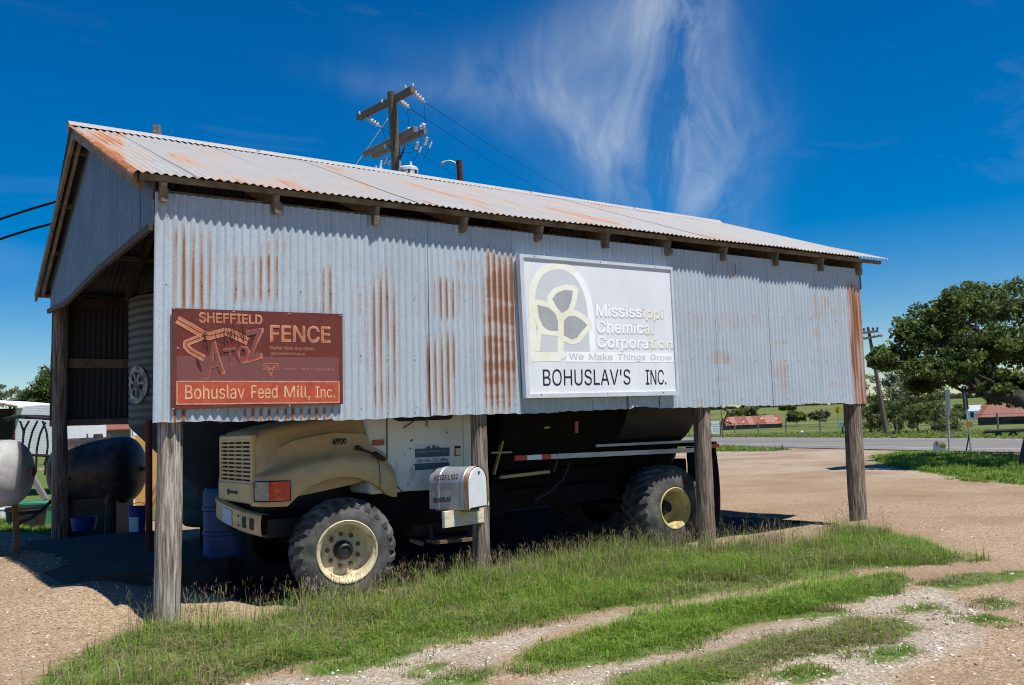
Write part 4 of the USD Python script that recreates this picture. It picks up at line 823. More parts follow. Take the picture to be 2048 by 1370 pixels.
# chassis and everything dark below
obj('underbody_block', box((3.35, YC, .82), (2.0, 1.45, .42)), 'shade_metal', tr)  # black box added to close off the lit ground beyond the cab
for y in (.95, 1.85): obj('frame_rail', box((4.7, y, .78), (6.9, .07, .24)), 'shade_metal', tr)
obj('engine', cat([box((1.9, YC, 1.2), (1.2, .7, .75)), box((2.0, YC, .72), (1.3, 1.05, .2))]), 'black_metal', tr)
obj('axle', tube([(WX, .55, WZ), (WX, 2.25, WZ)], .07, 12), 'black_metal', tr); obj('axle', tube([(6.96, .55, .48), (6.96, 2.25, .48)], .10, 12), 'black_metal', tr)
obj('fuel_tank', lathe([(0, 0), (.24, 0), (.27, .02), (.27, .93), (.24, .95), (0, .95)], 28, (3.05, .95, .72), (1, 0, 0)), 'black_metal', tr)
s0, s1 = ony(862, 1086, .62), ony(946, 1078, .62)
stp = obj('step', bar(s0, s1, .26, .04), 'rusty_steel', tr)
obj('step_bracket', bar(s1 + np.array([-.03, 0, .0]), s1 + np.array([0.02, .1, .5]), .05, .03), 'black_metal', tr); obj('step_bracket', bar(s0 + np.array([.05, .1, 0]), s0 + np.array([.05, .12, .45]), .05, .03), 'black_metal', tr)
s2 = ony(820, 1083, .6); obj('step_bracket', hull([(*s2, .022), (*ony(843, 1090, .62), .03)]), 'rusty_steel', tr)
# spreader body
hx0, hx1 = 4.45, 7.75
def prism(x0, x1, sec): 
    m = trimesh.creation.extrude_polygon(Polygon(sec), x1 - x0, engine='earcut'); v = m.vertices.copy(); m.vertices = np.stack([x0 + v[:, 2], v[:, 0], v[:, 1]], 1); return m
obj('hopper', prism(hx0, hx1, [(.62, 2.5), (.55, 2.5), (1.05, 1.15), (1.75, 1.15), (2.25, 2.5), (2.18, 2.5)]), 'shade_metal', tr, smooth=False)
obj('conveyor', box((6.1, YC, 1.02), (3.7, .75, .22)), 'shade_metal', tr)
obj('end_drum', lathe([(0, 0), (.45, 0), (.70, .03), (.78, .10), (.78, 1.5), (0, 1.5)], 40, (7.98, YC, 2.10), (-1, 0, 0)), 'black_metal', tr, label='dark rounded drum end at the back')
a, b = ony(1031, 917, .47), ony(1402, 900, .47)
L_ = b - a
obj('side_rail', bar(a + L_ * .17, b + L_ * .04, .03, .062), 'dull_silver', tr)
for f0, f1, m in ((0, .055, 'tape_red'), (.055, .125, 'tape_white'), (.125, .17, 'tape_red')): obj('reflective_tape', bar(a + L_ * f0, a + L_ * f1, .03, .062), m, tr)
obj('rail_lettering', lettering('SPREADER', [ony(*q, .452) for q in [(1102, 911), (1132, 909.5), (1132, 914.5), (1102, 916)]], OUT, .002), 'sign_ink', tr, smooth=False) if False else None
obj('top_rail', bar(ony(1195, 892, .60), ony(1402, 882, .60), .025, .035), 'dull_silver', tr)
obj('side_brace', cat([bar(ony(1006, 882, .9), ony(988, 950, .9), .05, .02), bar(ony(984, 906, .7), ony(1024, 905, .7), .03, .02), bar(ony(1000, 956, .9), ony(1100, 944, .9), .04, .04)]), 'rim_yellow', tr)
obj('side_brace', cat([bar(ony(1120, 905, .8), ony(1108, 945, .8), .04, .03), bar(ony(1352, 905, .8), ony(1345, 925, .8), .04, .03)]), 'dark_steel', tr)
q = ony(1091, 848, .9); obj('valve', lathe([(0, 0), (.07, 0), (.075, .02), (.045, .04), (.05, .07), (.03, .09), (0, .09)], 16, q - dz * .06), 'rim_yellow', tr)
obj('side_marker', bar(ony(1155, 842, .62), ony(1155, 866, .62), .05, .02, (0, 1, 0)), 'red_lens', tr)
hz = [ony(*p, .75) for p in [(1140, 930), (1128, 960), (1100, 985), (1070, 1002)]]; obj('hose', tube(hz, .018, 8), 'black_rubber', tr)
m0 = ony(1413, 893, .5); obj('mud_flap', sheet2(np.array([[(8.02 + .04 * math.sin(3 * t), .48 + .0 * t, z), (8.05 + .05 * math.sin(3 * t + 1), 1.15, z)] for t, z in zip(np.linspace(0, 1, 9), np.linspace(1.30, .22, 9))]), .012, (1, 0, 0)), 'black_rubber', tr)
obj('rear_bar', box((8.02, 1.40, 1.345), (.06, 1.86, .07)), 'dark_steel', tr)
a, b = ony(1400, 893.5, .458), ony(1442, 891.5, .458)
obj('reflective_tape', bar(a, a + (b - a) * .55, .02, .055), 'tape_white', tr); obj('reflective_tape', bar(a + (b - a) * .55, b, .02, .055), 'tape_red', tr)
q = ony(1422, 868, .55); obj('tail_lamp', hull([(q[0], q[1], q[2] - .05, .04), (q[0], q[1], q[2] + .05, .04)]), 'black_rubber', tr)
obj('grab_rod', tube([ony(*p, .9) for p in [(1436, 812), (1461, 823), (1453, 841), (1468, 848)]], .012, 8), 'black_metal', tr)

def wheel(cx, cz, R, face, width, rr, rimmat, dish, rot, flip, name_l, rubber='tyre_rubber'):
    """axis along y; face: the y of the outer side"""
    s = R / .54; w = width
    prof = [(rr, .03), (rr + .012, .005), (rr + .05, -.004), (rr + .11, .004), (R - .07, .022), (R - .03, .05), (R - .012, .085), (R - .004, w * .5), (R - .012, w - .085), (R - .03, w - .05), (R - .07, w - .022), (rr + .05, w), (rr, w - .03)]
    m = lathe(prof, 72, (0, 0, 0), (0, 1, 0)); T = [m]
    lug = []
    nl = 24
    for k in range(nl):
        for side in (0, 1):
            th0 = 2 * np.pi * (k + .5 * side) / nl; pts = []
            for f in np.linspace(0, 1, 5):
                h = (.012 + f * (w * .54 - .012)); h = h if side == 0 else w - h
                rad_ = np.interp(f, [0, .12, .3, 1], [R - .045, R - .004, R + .012, R + .018]); th = th0 + .26 * f ** 1.15; pts.append((rad_, th, h))
            V, Fc = [], []
            for rad_, th, h in pts:
                for dth, dr in ((-.062, -.03), (-.05, .012), (.05, .012), (.062, -.03)):
                    V.append(((rad_ + dr) * math.cos(th + dth), h, (rad_ + dr) * math.sin(th + dth)))
            for i in range(4):
                for j in range(3):
                    p = i * 4 + j; Fc += [(p, p + 4, p + 5), (p, p + 5, p + 1)]
            Fc += [(0, 1, 2), (0, 2, 3), (16, 18, 17), (16, 19, 18)]
            lug.append(trimesh.Trimesh(V, Fc, process=False))
    lugs = cat(lug)
    d1 = dish
    rp = [(rr - .02, .05), (rr + .006, .02), (rr + .014, .0), (rr + .006, -.010), (rr - .006, -.006), (rr - .014, .010), (rr - .034, .022), (rr - .040, .05), (rr - .045, d1 * .8), (rr - .06, d1), (.12, d1 + .012), (.10, d1 + .03), (0, d1 + .03)]
    rim = lathe(rp, 56, (0, 0, 0), (0, 1, 0)); hub = lathe([(.105, d1 + .02), (.10, d1 - .03), (.085, d1 - .04), (.078, d1 - .10), (.06, d1 - .115), (.055, d1 - .10), (0, d1 - .098)], 28, (0, 0, 0), (0, 1, 0))
    nuts = [lathe([(.026, d1 + .015), (.026, d1 + .001), (.016, d1 - .002), (.014, d1 - .02), (0, d1 - .02)], 10, (.175 * math.cos(a), 0, .175 * math.sin(a)), (0, 1, 0)) for a in np.arange(9) * 2 * np.pi / 9 + .3]
    Rz = trimesh.transformations.rotation_matrix(rot + (np.pi if flip else 0), (0, 0, 1)); Rz[:3, 3] = (cx, face, cz)
    for mm in [m, lugs, rim, hub] + nuts: mm.apply_transform(Rz)
    t_ = obj('wheel', m, rubber, tr, smooth=40, label=name_l)
    obj('tread', lugs, rubber, t_, smooth=30); rim_ = obj('rim', rim, rimmat, t_, smooth=40)
    if not flip:
        obj('hub', hub, 'black_metal', t_, smooth=40)
        if dish < .25:
            for x in nuts: obj('wheel_nut', x, 'rusty_steel', t_, smooth=30)
wheel(WX, WZ, .545, .30, .44, .325, 'rim_cream', .19, -.17, False, 'dusty front wheel on the near side with a cream rim')
wheel(6.96, .50, .57, .30, .55, .275, 'rim_yellow', .26, -.03, False, 'rear wheel on the near side with a deep yellow rim')
wheel(WX, WZ, .545, 2.5, .44, .325, 'shade_metal', .14, -.17, True, None, 'black_rubber')  # far wheels get near-black materials in place of shade
wheel(6.96, .495, .585, 2.5, .55, .315, 'shade_metal', .26, 0, True, None, 'black_rubber')
UsdGeom.Xform(stage.GetPrimAtPath(tr)).GetOrderedXformOps()[0].Set(Gf.Vec3d(4.6 + .06, YC + TRUCK_BACK, -.08))
# ---------------------------------------------------------------- things at the open left end
def onground(px, py, t0=3.0, t1=700.0):
    t = np.geomspace(t0, t1, 1500); P = EYE + ray(px, py)[None] * t[:, None]
    i = np.argmax(P[:, 2] < height(P[:, 0], P[:, 1])); return P[i] if i else P[-1]
def radius_px(P, w): return w / 2 * ((np.asarray(P) - EYE) @ FWD) / FPX
def ht(P, py0, py1): return abs(py1 - py0) * ((np.asarray(P) - EYE) @ FWD) / FPX
# grain bin with hopper bottom
bc = dep(417, 850, 13.3); bx, by = bc[0], bc[1]
gb = thing('grain_bin', 'ribbed metal grain bin with cone bottom and white emblem inside the shed', 'grain bin', (bx, by, 1.0))
zz = np.linspace(1.95, 3.78, 130)
obj('bin_wall', lathe([(1.10 + .006 * math.sin(z * 2 * np.pi / .105), z) for z in zz], 72, (bx, by, 0)), 'bin_iron', gb, smooth=True, prim={'rust': np.zeros((130 * 72, 3))})
obj('hopper_cone', lathe([(1.10, 1.96), (1.06, 1.90), (.22, 1.02), (.22, .9), (0, .9)], 48, (bx, by, 0)), 'shaded_iron', gb)
obj('bin_roof', lathe([(1.14, 3.77), (.6, 3.98), (0, 4.05)], 40, (bx, by, 0)), 'shaded_iron', gb)
b = onz(298, 1103, .30); obj('bin_leg', tube([b, b + dz * 1.7], .045, 12), 'oxide_red', gb)
for a in (.6, 2.2, 5.3): obj('bin_leg', tube([(bx + 1.1 * math.cos(a), by + 1.1 * math.sin(a), .0), (bx + 1.1 * math.cos(a), by + 1.1 * math.sin(a), 2.0)], .04, 8), 'oxide_red', gb)
d = np.array([EYE[0] - bx, EYE[1] - by]); a0 = math.atan2(d[1], d[0]) - 1.02
def on_bin(a, z, r=1.124): return (bx + r * math.cos(a), by + r * math.sin(a), z)
zc_ = 2.52
for r0, r1_ in ((.17, .26), (.0, .08)):
    obj('emblem', grid(np.array([[on_bin(a0 + rr_ * math.cos(t) / 1.1, zc_ + rr_ * math.sin(t) * 1.05) for rr_ in (max(r0, .005), r1_)] for t in np.linspace(0, 2 * np.pi, 30)])), 'worn_paint', gb, smooth=False)
for k in range(7):
    t = k * .9; obj('emblem', grid(np.array([[on_bin(a0 + q * math.cos(t + w_) / 1.1, zc_ + q * math.sin(t + w_)) for q in (.085, .165)] for w_ in (0, .32)])), 'worn_paint', gb, smooth=False)
pc = dep(485, 1000, 15.4); px_, py_ = pc[0], pc[1]
pt = thing('poly_tank', 'dark green upright plastic tank in the shadows behind the truck', 'tank', (px_, py_, .28))
obj('shell', lathe([(0, .28), (.95, .28), (1.0, .33)] + [(1.0 + .008 * math.sin(z * 24), z) for z in np.linspace(.4, 1.9, 40)] + [(.92, 2.05), (.3, 2.25), (0, 2.26)], 56, (px_, py_, 0)), 'poly_green', pt)
obj('lid', lathe([(.22, 2.22), (.22, 2.34), (0, 2.35)], 24, (px_, py_, 0)), 'black_rubber', pt)
P = onz(458, 1108, .30)
dbl = thing('blue_drum', 'blue plastic drum standing in front of the truck bumper', 'drum', P)
hd_ = ht(P, 975, 1108); rd = .30
obj('shell', lathe([(0, 0), (rd - .02, 0), (rd, .03), (rd, hd_ * .3), (rd + .012, hd_ * .32), (rd + .012, hd_ * .36), (rd, hd_ * .38), (rd, hd_ * .66), (rd + .012, hd_ * .68), (rd + .012, hd_ * .72), (rd, hd_ * .74), (rd, hd_ - .05), (rd - .03, hd_), (rd - .05, hd_ - .015), (0, hd_ - .015)], 40, P), 'drum_blue', dbl)
obj('bung', lathe([(.03, 0), (.03, .02), (0, .02)], 12, P + np.array([.1, -.15, hd_ - .015])), 'black_rubber', dbl)

def htank(name, label, pl, pr, t, rpx, m, legs, band=None, dome=1.0):
    a, b = dep(*pl, t), dep(*pr, t); a[2] = b[2] = (a[2] + b[2]) / 2; R = rpx * t / FPX; L = np.linalg.norm(b - a); D = (b - a) / L
    g = thing(name, label, 'tank', (*((a + b) / 2)[:2], a[2] - R))
    dm = [(R * math.sin(q), -R * .55 * dome * math.cos(q)) for q in np.linspace(0, np.pi / 2, 9)]
    prof = dm + [(R, L * f) for f in (.2, .21, .6, .61)] + [(R * math.sin(q), L - R * .55 * dome * math.cos(q)) for q in np.linspace(np.pi / 2, np.pi, 9)]
    obj('shell', lathe(prof, 44, a, D), m, g)
    for f in legs:
        c = a + D * L * f; gz = float(height(c[0], c[1])); w = np.cross(D, dz)
        obj('saddle', cat([bar(c + w * R * .7 - dz * R * .55, c + w * R * .9 + dz * (gz - c[2]), .07, .07), bar(c - w * R * .7 - dz * R * .55, c - w * R * .9 + dz * (gz - c[2]), .07, .07), bar(c + w * R * .9 - dz * R * .85, c - w * R * .9 - dz * R * .85, .07, .09)]), 'rusty_steel', g)
    if band is not None:
        c = a + D * L * band; obj('band', lathe([(R + .004, -.02), (R + .008, 0), (R + .004, .02)], 40, c, D), 'rusty_steel', g)
    for q_, s_ in ((a - D * R * .55 * dome, -D), (b + D * R * .55 * dome, D)): obj('nozzle', lathe([(.035, -.03), (.035, .05), (.06, .05), (.06, .075), (0, .075)], 12, q_ - dz * R * .0, s_), 'rusty_steel', g)
    for f in (.3, .7): obj('lifting_lug', bar(a + D * L * f + dz * (R - .01), a + D * L * f + dz * (R + .07), .02, .07), 'rusty_steel', g)
    for f in (.33, .66): obj('weld_seam', lathe([(R, -.008), (R + .004, 0), (R, .008)], 40, a + D * L * f, D), m, g)
    obj('filler_cap', lathe([(0, R + .06), (.07, R + .06), (.08, R + .03), (.08, R - .02)], 14, a + D * L * .5), 'dark_steel', g)
    return a, b, R
htank('grey_tank', 'weathered grey horizontal tank at the left edge of the yard', (-220, 955), (20, 946), 11.6, 66, 'tank_grey', (.3, .93), .93)
_a, _b, _R = htank('dark_tank', 'dark rust stained horizontal tank behind the back corner post', (142, 942), (250, 940), 15.8, 66, 'tank_dark', (.12, .9))
_c = (_a + _b) / 2; _c[2] = 0; obj('dark_box', bar(_a + (_b - _a) * .1 - dz * (_R + .2), _b - (_b - _a) * .0 - dz * (_R + .2), .7, .75), 'black_metal', '/World/dark_tank')  # added black box; fills the space under the tank with darkness
# hay feeder panel of bent black pipe
hf = thing('hay_feeder', 'black steel pipe hay feeder with curved bars behind the tanks', 'hay feeder', onground(80, 985))
tt = 19.0; hp = lambda x, y, t=tt: dep(x, y, t)
obj('top_rail', cat([tube([hp(8, 838), hp(30, 834), hp(60, 835), hp(112, 838)], .035, 10), tube([hp(14, 842, 19.6), hp(25, 832, 19.8), hp(70, 832, 20), hp(112, 834, 20)], .03, 8)]), 'black_metal', hf)
obj('bottom_rail', tube([hp(48, 909), hp(104, 912)], .03, 8), 'black_metal', hf)
for pts in ([(40, 842), (47, 862), (46, 885), (40, 898)], [(58, 842), (49, 858), (45, 885), (46, 912)], [(75, 842), (65, 862), (58, 890), (56, 912)], [(91, 845), (80, 868), (74, 895), (73, 912), (72, 945)], [(85, 842), (93, 862), (96, 890), (93, 912), (90, 950)], [(104, 842), (112, 862), (114, 890)]):
    q = np.array([hp(*p) for p in pts]); u = np.linspace(0, 1, 12); obj('curved_bar', tube(np.stack([np.interp(u, np.linspace(0, 1, len(q)), q[:, k]) for k in range(3)], 1), .022, 8), 'black_metal', hf)
obj('wood_prop', bar(hp(60, 945, 17), hp(92, 1000, 17), .14, .09), 'grey_wood', hf)
# long low white shed with an arched canopy
ws = thing('white_shed', 'low white shed with dark opening and arched canopy far left', 'shed', onground(70, 915))
t = 30.0; A = dep(31, 812, t); B = dep(105, 812, t); zb_ = dep(70, 912, t)[2]; hw = A[2] - zb_
ax_ = (B - A) * np.array([1, 1, 0]); wl = np.linalg.norm(ax_); ax_ /= wl; bk = np.array([-ax_[1], ax_[0], 0]); bk *= np.sign(bk @ FWD)
def wb(u0, u1, z0, z1, d0, d1):
    P = [A * np.array([1, 1, 0]) + ax_ * u + bk * d_ for u, d_ in ((u0, d0), (u1, d0), (u1, d1), (u0, d1))]
    return slab([p[:2] for p in P], z0, z1)
nb = 30
obj('wall', wb(0, wl, zb_, A[2], .06, 4), 'white_siding', ws)
obj('siding', cat([bar(A * np.array([1, 1, 0]) + ax_ * 0 + dz * (zb_ + (k + .5) * hw / nb) + bk * .03, A * np.array([1, 1, 0]) + ax_ * wl + dz * (zb_ + (k + .5) * hw / nb) + bk * .03, .05, hw / nb * .86, dz) for k in range(nb)]), 'white_siding', ws, kind='stuff')
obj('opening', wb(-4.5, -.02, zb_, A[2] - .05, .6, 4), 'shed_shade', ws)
obj('jamb', wb(-.06, .0, zb_, A[2], -.05, .6), 'oxide_red', ws)
cs = np.linspace(-6.0, .25, 16); top = [A * np.array([1, 1, 0]) + ax_ * c + dz * (A[2] - .03 + .40 * (1 - ((c + 2.9) / 3.15) ** 2)) for c in cs]
obj('canopy', sheet2(np.array([[p - bk * .35 for p in top], [p + bk * 4 for p in top]]), .05, -dz), 'white_siding', ws)
obj('canopy_edge', tube(np.array(top) - bk * .36, .04, 6), 'mailbox_rust', ws)
# orange building and red roofed house seen under the back wall
ow = thing('orange_building', 'orange walled building with white meter box seen under the back wall', 'building', onground(280, 930))
a, b = dep(262, 925, 23.0), dep(330, 925, 23.0); hz_ = dep(280, 830, 23)[2]; d_ = (b - a) * np.array([1, 1, 0]); n_ = np.array([-d_[1], d_[0], 0]) / np.linalg.norm(d_)
obj('wall', slab([(a + d_ * 0)[:2], (a + d_)[:2], (a + d_ + n_ * 4)[:2], (a + n_ * 4)[:2]], -.1, hz_ + .5), 'orange_wall', ow)
obj('corner_trim', bar(a * [1, 1, 0] - n_ * .03 + d_ * .06, a * [1, 1, 0] - n_ * .03 + d_ * .06 + dz * (hz_ + .5), .10, .10), 'new_wood', ow)
m_ = dep(269.5, 864, 22.7); obj('meter_box', rbox(m_ + [-.06, -.08, -.11], m_ + [.06, .08, .11], .02), 'white_plastic', ow)
obj('eave', slab([(a - d_ * .05 - n_ * .2)[:2], (a + d_ - n_ * .2)[:2], (a + d_ + n_ * 4.2)[:2], (a - d_ * .05 + n_ * 4.2)[:2]], hz_ + .5, hz_ + .62), 'red_roof', ow)
rh = thing('red_roof_house', 'distant low house with dull red roof seen under the back wall', 'house', onground(250, 890))
a, b = dep(200, 862, 46), dep(275, 862, 46); d_ = (b - a) * np.array([1, 1, 0]); n_ = np.array([-d_[1], d_[0], 0]) / np.linalg.norm(d_); gz = float(height(a[0], a[1]))
obj('wall', slab([a[:2], (a + d_)[:2], (a + d_ + n_ * 5)[:2], (a + n_ * 5)[:2]], gz - .2, a[2]), 'grey_wood', rh)
rp = [(a - d_ * .08 - n_ * .3), (a + d_ * 1.1 - n_ * .3), (a + d_ * 1.1 + n_ * 2.5) + dz * .75, (a - d_ * .08 + n_ * 2.5) + dz * .75]
obj('roof', cat([sheet2(np.array([[rp[0], rp[1]], [rp[3], rp[2]]]), .06, dz), sheet2(np.array([[rp[3], rp[2]], [a - d_ * .08 + n_ * 5.3, a + d_ * 1.1 + n_ * 5.3]]), .06, dz)]), 'red_roof', rh)

def bucket(name, label, px, pyb, pyt, wpx, m, z=.30, taper=.86, rim=True, lid=None, lab=None, cat_='bucket'):
    P = onz(px, pyb, z); r = radius_px(P, wpx); h = ht(P, pyb, pyt); g = thing(name, label, cat_, P)
    obj('body', lathe([(0, .0), (r * taper, 0), (r * .97, h * .88), (r * 1.03, h * .89), (r * 1.03, h * .92), (r * .98, h * .93), (r, h), (r * .95, h), (r * (taper - .05), .03), (0, .03)], 32, P), m, g)
    if lid: obj('lid', lathe([(r * 1.02, h - .005), (r * 1.02, h + .02), (0, h + .03)], 32, P), lid, g)
    if lab:
        v = EYE - P; a0 = math.atan2(v[1], v[0]); rr_ = lambda f: r * (taper + (.97 - taper) * f / .88) + .004
        obj('label', grid(np.array([[P + np.array([rr_(f) * math.cos(a), rr_(f) * math.sin(a), f * h]) for f in (.08, .62)] for a in np.linspace(a0 - 1.15, a0 + .15, 9)])), lab, g)
    hb = [P + np.array([r * math.cos(a), r * math.sin(a), h * (.9 - .25 * math.sin(a * 1.0))]) for a in np.linspace(np.pi, 2 * np.pi, 12)]
    obj('bail', tube(hb, .005, 5), 'dark_steel', g)
bucket('white_bucket', 'white plastic bucket at the left edge beside the black tub', 6, 1068, 1012, 46, 'white_plastic', .05)
bucket('black_tub', 'black rubber feed tub on the grass by the corner post', 52, 1074, 1014, 76, 'black_rubber', .05, .84, cat_='tub')
bucket('green_tub', 'bright green plastic tub behind the black rubber tub', 72, 1052, 1006, 92, 'tub_green', .05, .8, lid='tub_green', cat_='tub')
bucket('blue_pail', 'blue pail with torn white label under the dark tank', 274, 1066, 1013, 33, 'tub_blue', .30, .9, lab='label_white')
bucket('blue_tub', 'low blue tub on the slab behind the corner post', 168, 1060, 1034, 50, 'tub_blue', .30, .85, cat_='tub')
P = onz(109, 1066, .10); jr = radius_px(P, 15); jh = ht(P, 1066, 1040)
jg = thing('white_jug', 'small white plastic jug at the foot of the corner post', 'jug', P)
obj('body', lathe([(0, 0), (jr * .95, 0), (jr, .03), (jr, jh * .65), (jr * .4, jh * .88), (jr * .35, jh * .9), (jr * .35, jh * .95), (0, jh * .95)], 20, P), 'white_plastic', jg)
obj('cap', lathe([(jr * .42, jh * .95), (jr * .42, jh * 1.06), (0, jh * 1.06)], 12, P), 'tub_blue', jg); obj('handle', tube([P + [jr * .9, 0, jh * .45], P + [jr * 1.4, 0, jh * .6], P + [jr * .5, 0, jh * .85]], .010, 6), 'white_plastic', jg)
obj('fill_hose', tube([dep(140, 955, 14.2), dep(118, 985, 14.2), dep(90, 1015, 14), dep(62, 1036, 13.6), dep(40, 1045, 13.6)], .025, 8), 'black_rubber', label='black hose curving from the corner post down to the tubs', category='hose')

# ---------------------------------------------------------------- poles and wires behind the shed
def up_to(p0, p1, z):
    d = (p1 - p0) / (p1 - p0)[2]; return p0 + d * (z - p0[2])
up_ = thing('utility_pole', 'wooden utility pole with crossarms and transformers rising behind the roof', 'utility pole', up_to(dep(783, 183, 25), dep(794, 348, 25.1), 0))
T0, T1 = dep(783, 184, 25), dep(794, 348, 25.1); G0 = up_to(T0, T1, -.3)
obj('pole', round_post(G0, T0, .20, .125, 30, 20, 30), 'pole_wood', up_, smooth=50)
def arm(r, l, tr_, w, m='crossarm_wood'):
    a = dep(*r, tr_); b = onz(*l, a[2]); obj('crossarm', bar(a, b, w, w * 1.2, dz, .012), m, up_); return a, b
a1 = arm((826, 179), (717, 235), 24.35, .15, 'pole_wood'); a2 = arm((831, 258), (729, 309), 24.55, .13); a3 = arm((850, 262), (747, 313), 25.3, .13)
def disc_string(p, q, n=4):
    p, q = np.asarray(p), np.asarray(q); L = np.linalg.norm(q - p); pr = [(0, 0), (.02, 0)]
    for k in range(n):
        h = L * (.12 + .76 * k / n); pr += [(.022, h), (.075, h + .02), (.082, h + .04), (.035, h + .055), (.025, h + .08)]
    pr += [(.018, L), (0, L)]; obj('insulator_string', lathe(pr, 14, p, (q - p) / L), 'glass_insulator', up_)
ends = []
for p, q in (((824.4, 182), (850.4, 205.4)), ((795.8, 198.5), (819.3, 217)), ((732, 234), (761.4, 254))):
    tp = 24.5 + (826 - p[0]) * .016; P, Q = dep(*p, tp), dep(*q, tp + .25); disc_string(P, Q); ends.append(Q)
for k, (p, q, f, g, t) in enumerate((((855, 274), (850, 291), (864, 283), (859, 296), 25.0), ((836, 283.5), (832, 299.5), (843.7, 292.7), (838, 306), 25.1), ((775, 313), (770.7, 328), (780, 320), (776.5, 331), 25.6))):
    P, Q, Fp, Gp = dep(*p, t), dep(*q, t), dep(*f, t), dep(*g, t); L = np.linalg.norm(Q - P)
    cu = obj('fuse_cutout', lathe([(0, 0), (.03, 0)] + [x for h in (.12, .3, .5, .7, .88) for x in ((.03, L * h - .012), (.05, L * h), (.03, L * h + .012))] + [(.03, L), (0, L)], 14, P, (Q - P) / L), 'porcelain', up_)
    obj('fuse_tube', tube([Fp, Gp], .022, 8), 'porcelain', cu); obj('clip', cat([tube([P, Fp], .014, 6), tube([Q, Gp], .014, 6), tube([(P + Q) / 2, dep(p[0] - 12, p[1] + 4, t), dep(p[0] - 16, p[1] - 7, t)], .012, 6)]), 'dark_steel', cu)
def transformer(px, py, rpx, t, bush, lbl=None):
    C = dep(px, py, t); r = rpx * t / FPX; h = r * 3.0; B = C - dz * h
    tf = obj('transformer', lathe([(0, -.02), (r * .9, -.02), (r, .03), (r, h - .12), (r * 1.05, h - .11), (r * 1.05, h - .03), (r * .98, h - .02), (r * .9, h + .01), (0, h + .03)], 36, B), 'transformer_grey', up_, label=lbl)
    for p, q in bush:
        P, Q = dep(*p, t), dep(*q, t); L = np.linalg.norm(Q - P); obj('bushing', lathe([(.045, 0), (.05, L * .2), (.03, L * .25), (.045, L * .4), (.028, L * .45), (.04, L * .6), (.025, L * .65), (.03, L * .9), (0, L)], 14, P, (Q - P) / L), 'porcelain', tf)
    for a in (3.6, 4.3, 5.0): obj('lug', hull([(C[0] + (r + .03) * math.cos(a), C[1] + (r + .03) * math.sin(a), C[2] - .18 + s, .03) for s in (-.05, .05)], 4), 'dark_steel', tf)
transformer(816.5, 336, 19, 24.9, [((802, 337), (800, 321)), ((822, 335), (821.5, 322))], 'pale grey transformer can on the right of the pole')
transformer(754, 340, 14, 25.6, [((752, 339), (751.5, 330)), ((761, 338), (763, 320))], 'pale transformer can on the left of the pole')
obj('arm_brace', cat([tube([dep(811, 290, 25.1), dep(800, 318, 25)], .025, 6), tube([dep(775, 288, 24.6), dep(790, 300, 24.8)], .02, 6)]), 'dark_steel', up_)
for p in ((842, 258), (846, 254), (849, 255), (818, 262), (770, 296), (812, 268)):
    P = dep(*p, 25.2); obj('pin_insulator', lathe([(0, .12), (.035, .11), (.045, .06), (.02, .05), (.03, 0), (0, -.02)], 10, P), 'porcelain', up_)
for p in ((811, 176), (826, 172), (764, 204), (719, 228)): P = dep(*p, 24.4); obj('bolt', hull([(*P, .03), (*(P + dz * .06), .02)], 4), 'dull_silver', up_)
obj('guy_wire', tube([dep(775, 238, 24.9), dep(706, 338, 27.6), onz(322, 895)], .014, 6), 'guy_wire', up_)
obj('jumper', cat([tube(np.array([dep(*p, 25) for p in q]), .006, 5) for q in ([(850, 206), (848, 225), (852, 250), (851, 262)], [(819, 217), (815, 222), (817, 240), (818, 256)], [(761, 254), (768, 268), (771, 282)], [(838, 306), (828, 318), (822, 322)], [(802, 305), (820, 306), (833, 300)], [(857, 296), (852, 312), (846, 318)])]), 'wire', up_)
def wire_line(name, pts, r, label, group=None):
    pts = np.array(pts); u = np.linspace(0, 1, 24); s = np.concatenate([[0], np.cumsum(np.linalg.norm(np.diff(pts, axis=0), axis=1))]); s /= s[-1]
    obj(name, tube(np.stack([np.interp(u, s, pts[:, k]) for k in range(3)], 1), r, 6), 'wire', label=label, category='power line', group=group)
for e, mid, far, l in ((ends[0], (1000, 303), (1180, 408), 'highest of the thin power lines sloping right from the utility pole'), (ends[1], (985, 325), (1120, 402), 'middle thin power line sloping right from the utility pole above the roof'), (ends[2], (900, 345), (1000, 408), 'lowest thin power line leaving the utility pole close above the roof')):
    wire_line('power_line', [e, dep(*mid, 44), dep(*far, 62), dep(far[0] + 60, far[1] + 32, 70)], .007, l)
for y0, y1, y2, l in ((438, 405, 340, 'upper thick black cable at the left edge of the sky'), (478, 447, 372, 'lower thick black cable at the left edge of the sky')):
    wire_line('service_cable', [dep(-400, y0 + 160, 14), dep(-200, y0 + 74, 15), dep(0, y0, 16.8), dep(55, y0 - 18, 17.4), dep(105, y1, 18), dep(400, y2, 21), dep(795, 365 + (y0 > 450) * 10, 24.9)], .026, l)
yl = thing('yard_light_pole', 'dark red steel pole with curved lamp arm behind the ridge', 'lamp post', up_to(dep(918, 320, 20), dep(921, 366, 20), 0))
q0, q1 = dep(918, 321, 20), up_to(dep(918, 321, 20), dep(921, 366, 20), -.2)
obj('pole', tube([q1, q0], .068, 14), 'oxide_red', yl)
obj('lamp_arm', tube([dep(914, 330, 20), dep(908, 324, 20), dep(898, 321.5, 20), dep(888, 324, 20)], .022, 8), 'galv_post', yl); obj('lamp_head', hull([(*dep(888, 324, 20), .03), (*dep(885, 327, 20), .04), (*dep(885, 333, 20), .012)]), 'galv_post', yl)
sp_ = thing('wood_post', 'squared grey wooden post end showing above the ridge', 'post', up_to(dep(313, 251, 19), dep(314, 280, 19), .3))
